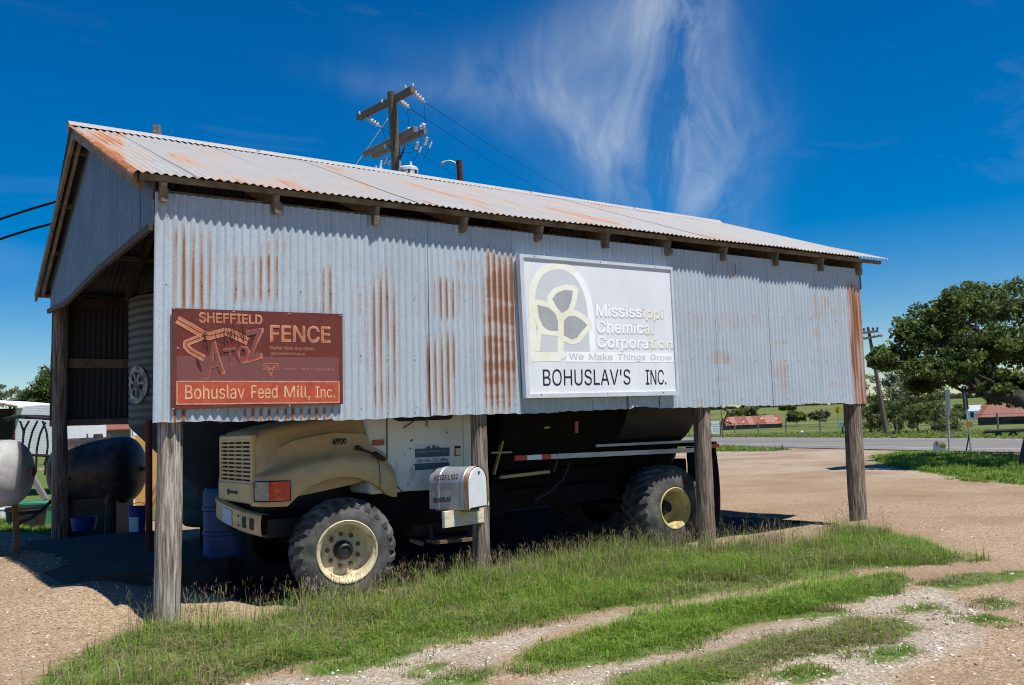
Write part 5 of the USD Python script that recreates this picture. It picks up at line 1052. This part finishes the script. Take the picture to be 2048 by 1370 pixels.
obj('shaft', bar(up_to(dep(313, 251, 19), dep(314, 280, 19), .0), dep(313, 251, 19), .14, .15, (.8, -.5, 0), .01), 'crossarm_wood', sp_); obj('bolt', hull([(*dep(310, 262, 18.9), .02)], 4), 'dull_silver', sp_)
# ---------------------------------------------------------------- across the road
def facing(P):
    v = (EYE - P) * np.array([1, 1, 0]); v /= np.linalg.norm(v); return v, np.array([-v[1], v[0], 0])      # towards us; to the right as we see it
def scale_at(P): return ((np.asarray(P) - EYE) @ FWD) / FPX                                             # metres to a pixel
def barn(name, label, pxl, pxr, pyb, eave_l, ridge, depth, m_wall, m_roof, rot, openings):
    """a gabled barn standing on the ground between two pixels; depth metres deep; rot turns its long side away from us"""
    P = onground((pxl + pxr) / 2, pyb, 40); s = scale_at(P); v, r = facing(P); c, sn = math.cos(rot), math.sin(rot); X, Y = r * c + v * sn, -v * c + r * sn
    L = (pxr - pxl) * s / c; he, hr = eave_l * s, ridge * s; gz = P[2] - .3
    g = thing(name, label, 'barn', P)
    w = lambda x, y, z: P + X * x + Y * y + dz * z
    obj('wall', cat([slab([w(-L/2, 0, 0)[:2], w(L/2, 0, 0)[:2], w(L/2, depth, 0)[:2], w(-L/2, depth, 0)[:2]], gz, P[2] + he)] + [trimesh.Trimesh([w(x, 0, he), w(x, depth, he), w(x, depth / 2, hr), w(x + .05, 0, he), w(x + .05, depth, he), w(x + .05, depth / 2, hr)], [(0, 1, 2), (3, 5, 4), (0, 2, 5), (0, 5, 3), (1, 4, 5), (1, 5, 2)], process=False) for x in (-L/2, L/2 - .05)]), m_wall, g, smooth=False)
    o = depth * .06
    for y0, y1, z0, z1 in ((-o, depth/2, he - .12 * (hr - he), hr + .02), (depth + o, depth/2, he - .12 * (hr - he), hr + .02)):
        nx = 10
        for k in range(nx):
            a, b = -L/2 - o + (L + 2*o) * k / nx, -L/2 - o + (L + 2*o) * (k + 1) / nx
            obj('roof_sheet', sheet2(np.array([[w(a, y0, z0), w(b, y0, z0)], [w(a, y1, z1), w(b, y1, z1)]]) + dz * (.03 + .02 * (k % 2)), .03, dz), m_roof[int(abs(math.sin(k * 5.3 + y0)) * len(m_roof)) % len(m_roof)], g, smooth=False)
    for x0, x1, z0, z1, side in openings:
        if side == 'front': Q = [w(L * x0 - L/2, -.03, he * z0), w(L * x1 - L/2, -.03, he * z0), w(L * x1 - L/2, -.03, he * z1), w(L * x0 - L/2, -.03, he * z1)]
        else:
            sx = L/2 + .03 if side == 'right' else -L/2 - .03; Q = [w(sx, depth * x0, he * z0), w(sx, depth * x1, he * z0), w(sx, depth * x1, he * z1), w(sx, depth * x0, he * z1)]
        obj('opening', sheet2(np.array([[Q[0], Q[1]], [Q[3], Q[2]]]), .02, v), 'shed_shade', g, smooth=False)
    return P, s, X, Y
MATS['barn_roof_pale'] = MATS['pale_barn_roof']
barn('long_barn', 'long low grey barn with streaked rusty roof in the far field', 1457, 1563, 857.5, 10, 25, 7.5, 'barn_boards', ['barn_roof', 'barn_roof', 'barn_roof', 'red_roof', 'pale_barn_roof'], -.25, [(.07, .10, .3, .8, 'front'), (.18, .21, .3, .8, 'front'), (.34, .37, .3, .8, 'front'), (.1, .85, 0, 1.0, 'right')])
barn('red_roof_barn', 'dark board barn with sagging red roof behind the oak', 1962, 2062, 849, 18, 43, 6.5, 'dark_barn_boards', ['pale_barn_roof', 'red_roof', 'pale_barn_roof'], .55, [(.35, .43, 0, .85, 'front'), (.6, .95, 0, .7, 'front'), (.15, .8, 0, .9, 'left')])
barn('white_house', 'small white house with grey roof beyond the dark barn', 1936, 1956, 838, 17, 27, 5, 'white_siding', ['sign_frame'], .3, [(.3, .6, .2, .8, 'front')])
def board_at(P, rpx, upx, wpx, hpx, m, g, name, th=.02, yaw=0.0):
    s = scale_at(P); v, r = facing(P); r = r * math.cos(yaw) + v * math.sin(yaw); v2 = np.array([r[1], -r[0], 0]); v2 *= np.sign(v2 @ v)
    c = P + r * rpx * s + dz * upx * s; a, b = r * wpx * s / 2, dz * hpx * s / 2
    return obj(name, sheet2(np.array([[c - a + b, c + a + b], [c - a - b, c + a - b]]), th, v2), m, g, smooth=False), c, r, v2, s
P = onground(1442, 873, 30); ns = thing('notice_board', 'white notice board on dark posts beside the far road edge', 'sign', P); s = scale_at(P)
board_at(P, -12, 18.5, 26, 25, 'sign_bright', ns, 'board'); v, r = facing(P)
board_at(P + v * .03, -20, 24, 5, 7, 'sign_ink', ns, 'emblem', .01)
for k in range(4): board_at(P + v * .03, -9, 26 - 4.5 * k, 12, .7, 'sign_shade', ns, 'print_line', .008)
for k in (-24, 0): obj('leg', bar(P + r * k * s - dz * .2, P + r * k * s + dz * 30 * s, .1, .1), 'pole_wood', ns)
P = onground(1679, 866, 30); cv = thing('chevron_sign', 'yellow road curve sign with black chevron pointing left', 'road sign', P); s = scale_at(P); v, r = facing(P)
board_at(P, 0, 46, 11.5, 15, 'sign_yellow', cv, 'panel')
c = P + dz * 46 * s + v * .035; ch = [(2.5, 5), (-.2, 5), (-3.2, 0), (-.2, -5), (2.5, -5), (-.6, 0)]
obj('chevron', trimesh.Trimesh([c + r * a * s + dz * b * s for a, b in ch], [(0, 1, 2), (0, 2, 5), (5, 2, 3), (5, 3, 4)], process=False), 'sign_ink', cv, smooth=False)
obj('leg', bar(P - dz * .2, P + dz * 53 * s, .06, .06), 'galv_post', cv)
P = onground(1686, 868, 30); fm = thing('roadside_mailbox', 'small dark and white mailbox on a post across the road', 'mailbox', P); s = scale_at(P)
obj('box', hull([(P[0] + a, P[1] + b, P[2] + 18 * s + c_, .08) for a in (-.12, .12) for b in (-.1, .1) for c_ in (-.1, .1)]), 'white_plastic', fm); obj('leg', bar(P - dz * .2, P + dz * 15 * s, .09, .09), 'dark_wood', fm)
P = onground(1604, 869, 30); mk = thing('white_marker', 'tiny white round marker in the verge across the road', 'marker', P); obj('stake', bar(P - dz * .1, P + dz * .15, .04, .04), 'grey_wood', mk); obj('ball', hull([(*(P + dz * .2), .12)]), 'white_plastic', mk)
P = onground(1446, 878, 30); obj('thin_pole', tube([P - dz * .2, P + dz * 65 * scale_at(P)], .035, 8), 'rusty_steel', label='thin brown pole standing beside the white notice board', category='pole')
# second utility pole
P = onground(1774, 867, 30); s = scale_at(P); v, r = facing(P)
u2 = thing('utility_pole', 'brown wooden utility pole with two crossarms across the road', 'utility pole', P)
top = P - r * 20 * s + dz * 216 * s; obj('pole', tube([P - dz * .3, (P + top) / 2, top], [4.6 * s, 4 * s, 2.8 * s], 14), 'pole_wood', u2)
for k, (f, w_) in enumerate(((.945, 18), (.885, 24))):
    c = P + (top - P) * f + v * .15; obj('crossarm', bar(c - r * w_ * s, c + r * w_ * s + dz * (2 + 4 * k) * s, .14, .16), 'crossarm_wood', u2)
    for q in (-.9, -.5, .45, .9): obj('pin_insulator', lathe([(0, .3), (.07, .28), (.09, .12), (.04, .1), (.04, 0)], 10, c + r * w_ * s * q + dz * .08), 'porcelain' if k else 'dark_steel', u2)
# sign posts at the near road edge
def signpost(label, px, pyb, pyt, blade, lean=0.0, extra=None):
    P = onground(px, pyb, 15); s = scale_at(P); v, r = facing(P); g = thing('sign_post', label, 'sign post', P)
    top = P + dz * (pyb - pyt) * s + r * lean * s
    obj('post', bar(P - dz * .2, top, .06, .045), 'galv_post', g)
    b0, b1, w_ = blade; pb = lambda y: P + (top - P) * (pyb - y) / (pyb - pyt)
    obj('sign_panel', bar(pb(b0), pb(b1), .05, w_ * s, r), 'galv_post' if extra is None else 'dark_steel', g)
    return P, s, v, r, g, pb
signpost('leaning grey sign post with a sign seen edge on, left of the pair', 1898, 904, 775, (832, 780, 9), 7)
P, s, v, r, g, pb = signpost('grey sign post with small orange sign back, nearer the oak', 1943, 905, 770, (818, 772, 9), -4, 1)
board_at(pb(849) + v * .05, 2, 0, 12, 12, 'sign_back_orange', g, 'small_sign'); obj('brace', bar(P - r * 10 * s, pb(868), .05, .05), 'oxide_red', g)
P = onground(1880, 906, 15); yg = thing('yard_sign', 'small white tilted yard sign with pink and gold print by the road edge', 'yard sign', P); s = scale_at(P)
_, c, r, v, s = board_at(P, 0, 8, 24, 13, 'sign_bright', yg, 'board', .03, .25)
board_at(P + v * .03, -4, 19, 5.5, 9, 'yard_sign_pink', yg, 'print', .01, .25); board_at(P + v * .03, 7, 14, 11, 7, 'yard_sign_gold', yg, 'print', .01, .25); board_at(P + v * .02, 0, 17, 22, 9, 'sign_bright', yg, 'board', .01, .25)
for k in (-9, 9): obj('leg', bar(P + r * k * s - dz * .15, P + r * k * s + dz * 5 * s, .03, .03), 'dark_steel', yg)
P = onground(2005, 872, 30); s = scale_at(P); v, r = facing(P); pb_ = thing('pipe_rail', 'low black pipe rail on angled legs across the road', 'rail', P)
W_ = lambda a, b: P + r * a * s + dz * b * s
obj('rail', tube([W_(-34, 2), W_(-30, 9), W_(0, 10), W_(45, 11)], .09, 8), 'black_metal', pb_)
for a, b in ((-12, -6), (-2, -6), (12, 20), (26, 20)): obj('leg', tube([W_(a, 0), W_(b, 10)], .07, 8), 'black_metal', pb_)

pf = thing('pasture_fence', 'thin post and wire fence along the field beyond the road', 'fence', (road_far(20) + 15, 20, float(height(road_far(20) + 15, 20))))
fy = np.arange(-6, 84, 5.0); fp = [np.array([road_far(y) + 15 + .3 * math.sin(y), y, 0]) for y in fy]
for p in fp: p[2] = float(height(p[0], p[1]))
for p in fp: obj('fence_post', tube([p - dz * .2, p + dz * 1.25], .07, 8), 'grey_wood', pf)
for h in (.45, .8, 1.15): obj('wire', tube([p + dz * h for p in fp], .012, 4), 'dark_steel', pf)
# ---------------------------------------------------------------- trees
def leaves(cent, rad, n, size, tints, g, up=.25):
    """n leaves about clump centres (k, 3) of radii (k, 3); two triangles each, folded along the middle"""
    k = len(cent); i = g.integers(0, k, n); d = g.normal(0, 1, (n, 3)); d /= np.linalg.norm(d, axis=1, keepdims=True)
    P = cent[i] + d * rad[i] * (g.random((n, 1)) ** .45)
    nrm = g.normal(0, 1, (n, 3)); nrm[:, 2] += up * 2; nrm += d * .6; nrm /= np.linalg.norm(nrm, axis=1, keepdims=True)
    a = np.cross(nrm, g.normal(0, 1, (n, 3))); a /= np.linalg.norm(a, axis=1, keepdims=True); b = np.cross(nrm, a)
    s = size * g.uniform(.6, 1.4, (n, 1))
    V = np.stack([P - a * s, P + b * s * .45 + nrm * s * .15, P + a * s, P - b * s * .45 + nrm * s * .15], 1).reshape(-1, 3)
    o = np.arange(n)[:, None] * 4; F = np.vstack([o + [0, 1, 2], o + [0, 2, 3]])
    ct = g.uniform(0, 1, k)[i] * .65 + g.uniform(0, 1, n) * .35
    T = np.array(tints); q = ct * (len(T) - 1); lo = np.floor(q).astype(int).clip(0, len(T) - 2); c = T[lo] + (T[lo + 1] - T[lo]) * (q - lo)[:, None]
    return V, F, np.repeat(c * g.uniform(.8, 1.2, (n, 1)), 4, 0)
def tree(name, label, base, ells, fork, n, size, tints, seed, category='tree', group=None, bark='bark', r0=.3, clump=(.22, .4), nclump=14, limbs=1.0, up=.25, prim=None):
    """ells: (centre, radii) of the masses that make up the crown"""
    g = np.random.default_rng(seed); r0b = r0; base = np.asarray(base, float); gz = float(height(base[0], base[1])); base = np.array([base[0], base[1], gz])
    t = thing(name, label, category, base, group); fork = np.asarray(fork, float)
    tb = [tube([base - dz * .2, base + (fork - base) * .15 + g.normal(0, .03, 3), base + (fork - base) * .6 + g.normal(0, .06, 3), fork], [r0 * 1.5, r0 * 1.1, r0 * .9, r0 * .75], 14)]
    lm, CC, RR_ = [], [], []; start = {}
    for k, ids in enumerate(prim or []):
        c = np.mean([ells[i][0] for i in ids], 0); e = fork + (c - fork) * .55 - np.array([0, 0, .04]) * np.linalg.norm(c - fork); m = fork + (e - fork) * .5 + g.normal(0, .10, 3) * [1, 1, .5] * np.linalg.norm(c - fork) * .6
        lm.append(tube([fork - dz * .25, fork + (m - fork) * .5 + dz * .06, m, (m + e) / 2 + g.normal(0, .08, 3), e], np.array([r0 * .72, r0 * .6, r0 * .5, r0 * .42, r0 * .34]), 11))
        for i in ids: start[i] = e
    f0, idx = fork, -1
    for c, r in ells:
        idx += 1; fork = start.get(idx, f0); r0 = r0b * (.62 if idx in start else 1)
        c, r = np.asarray(c, float), np.asarray(r, float); m = fork + (c - fork) * .5 + np.array([0, 0, .12 * np.linalg.norm(c - fork)]) * g.uniform(-.3, 1.5) + g.normal(0, .07 * np.linalg.norm(c - fork), 3) * [1, 1, .4]
        lm.append(tube([fork - dz * .1, fork + (m - fork) * .5 + g.normal(0, .05, 3), m, c], np.array([r0 * .6, r0 * .45, r0 * .3, r0 * .12]) * limbs, 9))
        k = nclump; d = g.normal(0, 1, (k, 3)); d /= np.linalg.norm(d, axis=1, keepdims=True); cc = c + d * r * (g.uniform(.25, 1, (k, 1)) ** .6); CC.append(cc)
        RR_.append(np.outer(g.uniform(*clump, k), np.ones(3)) * np.mean(r) * np.array([1.15, 1.15, .8]))
        for q in cc[:max(4, k // 2)]:
            mm = m + (c - m) * g.uniform(.1, .9); h = (mm + q) / 2 + g.normal(0, .06, 3) * np.mean(r); lm.append(tube([mm, h, q], np.array([r0 * .14, r0 * .09, r0 * .04]) * limbs, 6))
    obj('trunk', tb, bark, t, smooth=50); obj('branches', lm, bark, t, smooth=50)
    V, F, T = leaves(np.vstack(CC), np.vstack(RR_), n, size, tints, g, up)
    obj('crown', trimesh.Trimesh(V, F, process=False), 'leaf', t, smooth=False, prim={'tint': T})
    return t
OAK = [(.040, .066, .016), (.075, .112, .024), (.12, .165, .036), (.175, .215, .055)]
ob_ = onz(2064, 938); t_o = float((ob_ - EYE) @ FWD)
OE = []
for px, py, rx, ry, t in [(1990, 600, 85, 40, 28), (2070, 610, 80, 52, 30), (1905, 622, 66, 34, 27), (1935, 640, 60, 34, 31), (1850, 662, 58, 30, 27), (1870, 690, 52, 30, 30), (1790, 716, 52, 22, 27), (1760, 722, 26, 16, 26.5), (1860, 738, 56, 24, 26), (1935, 700, 62, 38, 26), (2010, 690, 58, 44, 26), (2080, 690, 70, 55, 27), (2130, 640, 80, 60, 29), (2180, 720, 90, 60, 28), (1985, 778, 40, 24, 25.5), (1846, 768, 34, 14, 27.5), (2120, 780, 70, 36, 26), (1960, 740, 44, 26, 29), (2020, 770, 44, 34, 25), (1900, 745, 50, 20, 25.5)]:
    OE.append((dep(px, py, t), np.array([rx, rx, ry]) * t / FPX))
tree('oak_tree', 'broad dark green live oak with spreading low limbs at the right edge', ob_, OE, dep(2074, 806, t_o), 50000, .08, OAK, 11, prim=[[2, 3, 17], [4, 5, 6, 7], [8, 15, 9], [0, 1, 10], [14, 18, 19], [11, 12], [13, 16]], r0=.26, nclump=24, clump=(.16, .50), limbs=.7)
SHR = [(.075, .105, .028), (.125, .155, .042), (.18, .20, .062), (.24, .25, .105)]
GRY = [(.10, .12, .055), (.155, .165, .085), (.22, .22, .125)]
def small_tree(label, px, pyb, pyt, wpx, n, tints, seed, name='shrub_tree', group=None, size=None, t0=30, bark='pale_bark', low=.32, **k):
    P = onground(px, pyb, t0); s = scale_at(P); h = (pyb - pyt) * s; w = wpx * s / 2; v, r = facing(P); g = np.random.default_rng(seed); E_ = []
    for j in range(9):
        a = g.uniform(-.75, .75); z = g.uniform(low, .78); E_.append((P + r * a * w + v * g.uniform(-.5, .5) * w + dz * h * z, np.array([w * .42, w * .42, h * .2])))
    E_.append((P + dz * h * .80 + r * g.uniform(-.2, .2) * w, np.array([w * .4, w * .4, h * .17])))
    return tree(name, label, P, E_, P + dz * h * .25, n, size or 2.2 * s, tints, seed, group=group, bark=bark, r0=max(.05, .018 * h), clump=(.28, .5), nclump=9, **k)
small_tree('pale green shrubby tree beside the far utility pole, leftmost of the thicket', 1742, 866, 742, 84, 6500, SHR, 21, low=.12)
small_tree('tall grey green bushy tree right behind the far utility pole', 1792, 864, 692, 110, 7500, GRY + SHR[1:3], 22, low=.12)
small_tree('rounded green bush at the foot of the thicket by the road', 1838, 866, 760, 104, 8500, SHR, 23, low=.08)
small_tree('pale stemmed bushy tree at the right end of the thicket', 1872, 864, 712, 92, 6000, SHR[:3] + GRY, 24, low=.1)
small_tree('low green bush left of the grey sign posts', 1893, 862, 806, 56, 3600, SHR, 25, low=.1)
small_tree('feathery green tree right behind the long barn', 1500, 851, 812, 66, 2600, SHR, 31, 'field_tree', size=.5, t0=60)
small_tree('smaller green tree behind the left end of the long barn', 1474, 850, 818, 40, 1800, GRY, 32, 'field_tree', size=.5, t0=60)
small_tree('round green tree right of the long barn in the field', 1594, 853, 819, 40, 2000, SHR, 33, 'field_tree', size=.45, t0=60)
small_tree('thin grey leafed tree in the field left of the chevron sign', 1640, 853, 820, 36, 1600, GRY, 34, 'field_tree', size=.45, t0=60)
small_tree('dark round tree on the far crest of the field', 1576, 821, 809, 26, 900, OAK, 35, 'field_tree', size=1.2, t0=150, bark='bark')
small_tree('dark bush between the thicket and the white house', 1922, 846, 806, 44, 1800, OAK[1:] + SHR[:1], 36, 'field_tree', size=.4, t0=60, bark='bark')
tl = dep(96, 790, 80)
tree('yard_tree', 'full green tree behind the white shed at the left', tl, [(dep(100, 782, 80), (2.6, 2.6, 1.7)), (dep(122, 770, 80), (2.4, 2.4, 1.6)), (dep(88, 800, 79), (1.8, 1.8, 1.0)), (dep(160, 790, 80), (2.8, 2.8, 2)), (dep(75, 806, 80), (1.4, 1.4, .6))], dep(120, 830, 80), 15000, .13, [(.035, .06, .014), (.07, .11, .02), (.12, .165, .035)], 41, r0=.25, nclump=20)
tree('yard_tree', 'thin sparse grey tree above the white shed roof', dep(20, 820, 90), [(dep(24, 794, 90), (1.8, 1.8, 1.0)), (dep(48, 797, 90), (1.5, 1.5, .8)), (dep(-5, 785, 90), (1.6, 1.6, 1.3))], dep(20, 815, 90), 1500, .14, GRY, 42, r0=.12, nclump=14)
tree('yard_tree', 'bright green bushy tree seen under the back wall behind the tanks', dep(240, 900, 60), [(dep(232, 842, 60), (2.2, 2.2, 1.0)), (dep(270, 850, 60), (2.2, 2.2, 1.2)), (dep(180, 850, 60), (2.2, 2.2, 1.2))], dep(240, 870, 60), 7000, .14, [(.06, .11, .02), (.12, .18, .035), (.17, .22, .05)], 43, r0=.15, nclump=14)
# far tree line: one mass along the crest
g = np.random.default_rng(50); an = np.arange(YAW + .06, YAW + .66, .0028); an = an[g.random(len(an)) < .8]; rr0 = 560 + 160 * g.random(len(an))
cx_, cy_ = EYE[0] + rr0 * np.sin(an), EYE[1] + rr0 * np.cos(an); hh = 1.2 + 3.4 * meshkit.noise(np.stack([an * 60, 0 * an, 0 * an], 1), 3) ** 2 + g.random(len(an)) * .8
cc = np.stack([cx_, cy_, height(cx_, cy_) + hh * .5], 1)
V, F, T = leaves(cc, np.stack([hh * 1.3, hh * 1.3, hh * .75], 1), 16000, .9, [(.03, .05, .02), (.05, .075, .028), (.07, .09, .035)], g)
obj('distant_trees', trimesh.Trimesh(V, F, process=False), 'leaf', smooth=False, prim={'tint': T}, label='dark far off line of trees along the crest of the fields', category='trees', kind='stuff')
# ---------------------------------------------------------------- grass and stones
def scatter(poly, n, g):
    x0, y0, x1, y1 = poly.bounds; out = []; got = 0
    while got < n:
        p = np.stack([g.uniform(x0, x1, n * 2), g.uniform(y0, y1, n * 2)], 1); p = p[contains_xy(poly, p[:, 0], p[:, 1])]; out.append(p); got += len(p)
    return np.vstack(out)[:n]
def blade_mesh(P, h, w, tint, g, lean=.45, droop=.35, a=None):
    n = len(P); a = g.uniform(0, 2 * np.pi, n) if a is None else a; d = np.stack([np.cos(a), np.sin(a), 0 * a], 1); s = np.stack([-d[:, 1], d[:, 0], 0 * a], 1)
    le = np.abs(g.normal(0, lean, n))[:, None]; h = h[:, None]; w = w[:, None]; z = np.array([0, 0, 1.0])
    m = P + (d * le * .35 + z) * h * .55; t = P + d * h * (le + droop * g.random((n, 1)) * le) + z * h * (1 - .35 * le.clip(0, 1.2))
    V = np.stack([P - s * w, P + s * w, m - s * w * .8, m + s * w * .8, t], 1).reshape(-1, 3); o = np.arange(n)[:, None] * 5
    F = np.vstack([o + [0, 1, 3], o + [0, 3, 2], o + [2, 3, 4]])
    return V, F, np.repeat(tint, 5, 0)
GREEN = np.array([(.13, .275, .018), (.175, .32, .028), (.225, .355, .042), (.285, .37, .07)])
OLIVE = np.array([(.20, .23, .055), (.27, .28, .085), (.33, .30, .13)])
DRY = np.array([(.36, .29, .16), (.27, .18, .12), (.44, .37, .23), (.26, .19, .14)])
def tints(n, dry, olive, g):
    c = GREEN[g.integers(0, 4, n)]; u = g.random(n); dry = np.broadcast_to(dry, n); olive = np.broadcast_to(olive, n)
    o = u < dry + olive; c = np.where(o[:, None], OLIVE[g.integers(0, 3, n)], c); o = u < dry; c = np.where(o[:, None], DRY[g.integers(0, 4, n)], c)
    return c * g.uniform(.8, 1.2, (n, 1))
def xyz(p): return np.column_stack([p, height(p[:, 0], p[:, 1]) - .006])
def patch(v, s, seed): return meshkit.fbm(np.column_stack([v[:, :2] * s, 0 * v[:, 0]]), 3, seed)
def edge_of(poly, p, d): return smooth(0, d, np.array([poly.exterior.distance(Point(a, b)) for a, b in p[:, :2]]))
def turf(name, poly, n, h0, h1, w, dry, olive, seed, label, thin=.0, lean=.45, edge=.25):
    g = np.random.default_rng(seed); c = scatter(poly, max(n // 13, 1), g); c0 = np.column_stack([c, 0 * c[:, 0]]) * (1.6 if h1 < .3 and w < .008 else .4); wob = np.stack([meshkit.fbm(c0, 4, 17), meshkit.fbm(c0 + 50, 4, 18)], 1) - .5; c = c + wob * (.75 if w < .008 else 1.2); big = g.lognormal(0, .45, len(c)); i = g.integers(0, len(c), n); a = g.uniform(0, 2 * np.pi, n); q = g.random(n) ** .6 * .055 * big[i] * max(1, h1 / .12)
    p = xyz(c[i] + np.stack([np.cos(a), np.sin(a)], 1) * q[:, None]); k = patch(p, 1.6, seed); cc = xyz(c); e = edge_of(poly, cc, edge)[i]; bigi = np.clip(big[i] ** .6, .55, 1.35); a = a + g.normal(0, .8, n)
    keep = g.random(n) < (1 - thin * (1 - smooth(.36, .56, k))) * (.30 + .70 * e); p, k, e, a, bigi = p[keep], k[keep], e[keep], a[keep], bigi[keep]; n = len(p)
    h = (h0 + (h1 - h0) * g.random(n) ** 1.6) * (.7 + .7 * smooth(.3, .7, k)) * (.55 + .45 * e) * bigi; dr = dry * (2.6 - 2.5 * smooth(.38, .58, patch(p, .9, seed + 2))); dr = dr + (1 - e) * .12
    V, F, T = blade_mesh(p, h, np.full(n, w) * g.uniform(.6, 1.3, n), tints(n, dr, olive, g), g, lean, a=a)
    return V, F, T
def stuff(name, parts, label):
    o, VV, FF, TT = 0, [], [], []
    for V, F, T in parts: VV.append(V); FF.append(F + o); TT.append(T); o += len(V)
    obj(name, trimesh.Trimesh(np.vstack(VV), np.vstack(FF), process=False), 'blade', smooth=False, prim={'tint': np.vstack(TT)}, label=label, category='grass', kind='stuff')
A1_ = turf('a', STRIP_A, 100000, .035, .14, .0032, .15, .25, 61, '', .40, 1.25)
A2_ = turf('a2', STRIP_A, 22000, .09, .21, .0032, .12, .28, 60, '', .85, .8)
g = np.random.default_rng(62)
def stems(poly_px, n, h0, h1, seed):
    g = np.random.default_rng(seed); p = xyz(scatter(wpoly(poly_px), n, g)); h = g.uniform(h0, h1, n)
    V, F, T = blade_mesh(p, h, np.full(n, .0022), tints(n, .55, .30, g), g, .28, .2)
    t = V.reshape(n, 5, 3)[:, 4]; q = np.repeat(t, 4, 0) + g.normal(0, .018, (n * 4, 3)) * [1, 1, 1.6] - [0, 0, .02]
    V2, F2, T2 = blade_mesh(q, g.uniform(.03, .06, n * 4), np.full(n * 4, .0022), DRY[g.integers(0, 4, n * 4)] * .9, g, .8)
    return [(V, F, T), (V2, F2, T2)]
TALL = [(235, 1270), (350, 1232), (560, 1225), (640, 1205), (780, 1180), (900, 1155), (985, 1150), (1100, 1105), (1250, 1086), (1400, 1085), (1460, 1100), (1620, 1085), (1700, 1058), (1790, 1075), (1500, 1130), (1300, 1140), (1100, 1170), (960, 1200), (800, 1225), (640, 1250), (400, 1290), (250, 1320)]
MID = [(560, 1232), (640, 1212), (760, 1190), (930, 1160), (1050, 1140), (1300, 1098), (1460, 1108), (1620, 1094), (1560, 1140), (1250, 1180), (1000, 1220), (800, 1250), (600, 1275)]
t1 = turf('t', wpoly(TALL), 9000, .10, .26, .003, .30, .35, 63, '', .5, .45, .12)
stuff('tall_grass', [A1_, A2_, t1] + stems(TALL, 750, .18, .40, 64) + stems(MID, 650, .2, .36, 65), 'unmown green and straw coloured grass along the foot of the front posts')
stuff('mown_grass', [turf('b', STRIP_B, 46000, .04, .13, .0034, .05, .12, 66, '', .15, .95), turf('c', STRIP_C, 26000, .03, .085, .0032, .14, .34, 67, '', .6, 1.1)] + [turf('d', q, int(2600 * q.area + 500), .02, .06, .003, .2, .35, 70 + i, '', .6, .7, .15) for i, q in enumerate(BITS)], 'short green grass between the pale wheel tracks in the foreground')
isl = ISLAND.intersection(Polygon([(10, -12), (40, -12), (40, 30), (10, 30)]))
stuff('lawn_grass', [turf('e', isl, 52000, .05, .15, .010, .04, .12, 90, '', .1, .5, .3), turf('f', VERGE, 16000, .06, .18, .014, .12, .3, 91, '', .1, .5, .3)], 'mown lawn under the oak beside the road')
stuff('yard_grass', [turf('g', LEFTGRASS, 9000, .05, .14, .006, .08, .2, 92, '', .2, .5, .2)] , 'short grass around the tubs at the left')
rv = Polygon([(road_far(y) + .4, y) for y in (-10, 55)] + [(road_far(y) + 14, y) for y in (55, -10)])
stuff('verge_grass', [turf('h', rv, 40000, .05, .20, .026, .12, .5, 93, '', .2, .4, .4)], 'rough grass of the verge beyond the road')
# loose stones
ico = trimesh.creation.icosphere(0)
def stones(n, poly, lo, hi, seed, whites):
    g = np.random.default_rng(seed); p = scatter(poly, n, g); s = lo * (hi / lo) ** (g.random(n) ** 2.4)
    V = ico.vertices[None] * (1 + g.normal(0, .16, (n, 12, 1))) * (s[:, None] * g.uniform(.6, 1.3, (n, 3)) * [1, 1, .62])[:, None, :]
    a = g.uniform(0, 6.28, n); c, sn = np.cos(a)[:, None], np.sin(a)[:, None]; V = np.stack([V[..., 0] * c - V[..., 1] * sn, V[..., 0] * sn + V[..., 1] * c, V[..., 2]], -1)
    V += np.column_stack([p, height(p[:, 0], p[:, 1]) + s * .18])[:, None, :]
    F = (ico.faces[None] + np.arange(n)[:, None, None] * 12).reshape(-1, 3)
    pal = np.array([(.40, .27, .17), (.30, .19, .12), (.50, .38, .27), (.58, .50, .41), (.22, .17, .14)]); wt = np.array([(.66, .62, .55), (.58, .53, .46), (.50, .42, .34)])
    C = pal[g.integers(0, 5, n)]; w = g.random(n) < whites; C[w] = wt[g.integers(0, 3, w.sum())]
    return V.reshape(-1, 3), F, np.repeat(C * g.uniform(.8, 1.15, (n, 1)), 12, 0)
N_ = {'at': ('attribute', {'attribute': 'tint'}), 'p': ('principled_bsdf', {'roughness': .9, 'specular_ior_level': .2})}
MATS['stones'] = usdkit.material(stage, '/World/Looks/stones', N_, [('at.color', 'p.base_color')], surface='p.BSDF')
FRONT = wpoly([(-40, 1440), (-40, 1120), (110, 1105), (240, 1250), (330, 1230), (640, 1215), (1000, 1150), (1500, 1085), (1500, 1040), (1680, 1000), (2100, 1000), (2100, 1440)])
PL = union_all(PALE)
sv = [stones(3000, FRONT, .004, .020, 81, .15), stones(3000, PL, .004, .014, 82, .4), stones(1800, wpoly([(-40, 1440), (-40, 1115), (130, 1108), (250, 1240), (60, 1380)]), .005, .018, 83, .06), stones(800, wpoly([(1380, 1380), (1560, 1300), (1700, 1230), (2060, 1180), (2060, 1440), (1400, 1440)]), .006, .020, 84, .4)]
o, VV, FF, TT = 0, [], [], []
for V, F, T in sv: VV.append(V); FF.append(F + o); TT.append(T); o += len(V)
obj('gravel_stones', trimesh.Trimesh(np.vstack(VV), np.vstack(FF), process=False), 'stones', smooth=False, prim={'tint': np.vstack(TT)}, label='loose tan and white stones lying over the gravel', category='stones', kind='stuff')
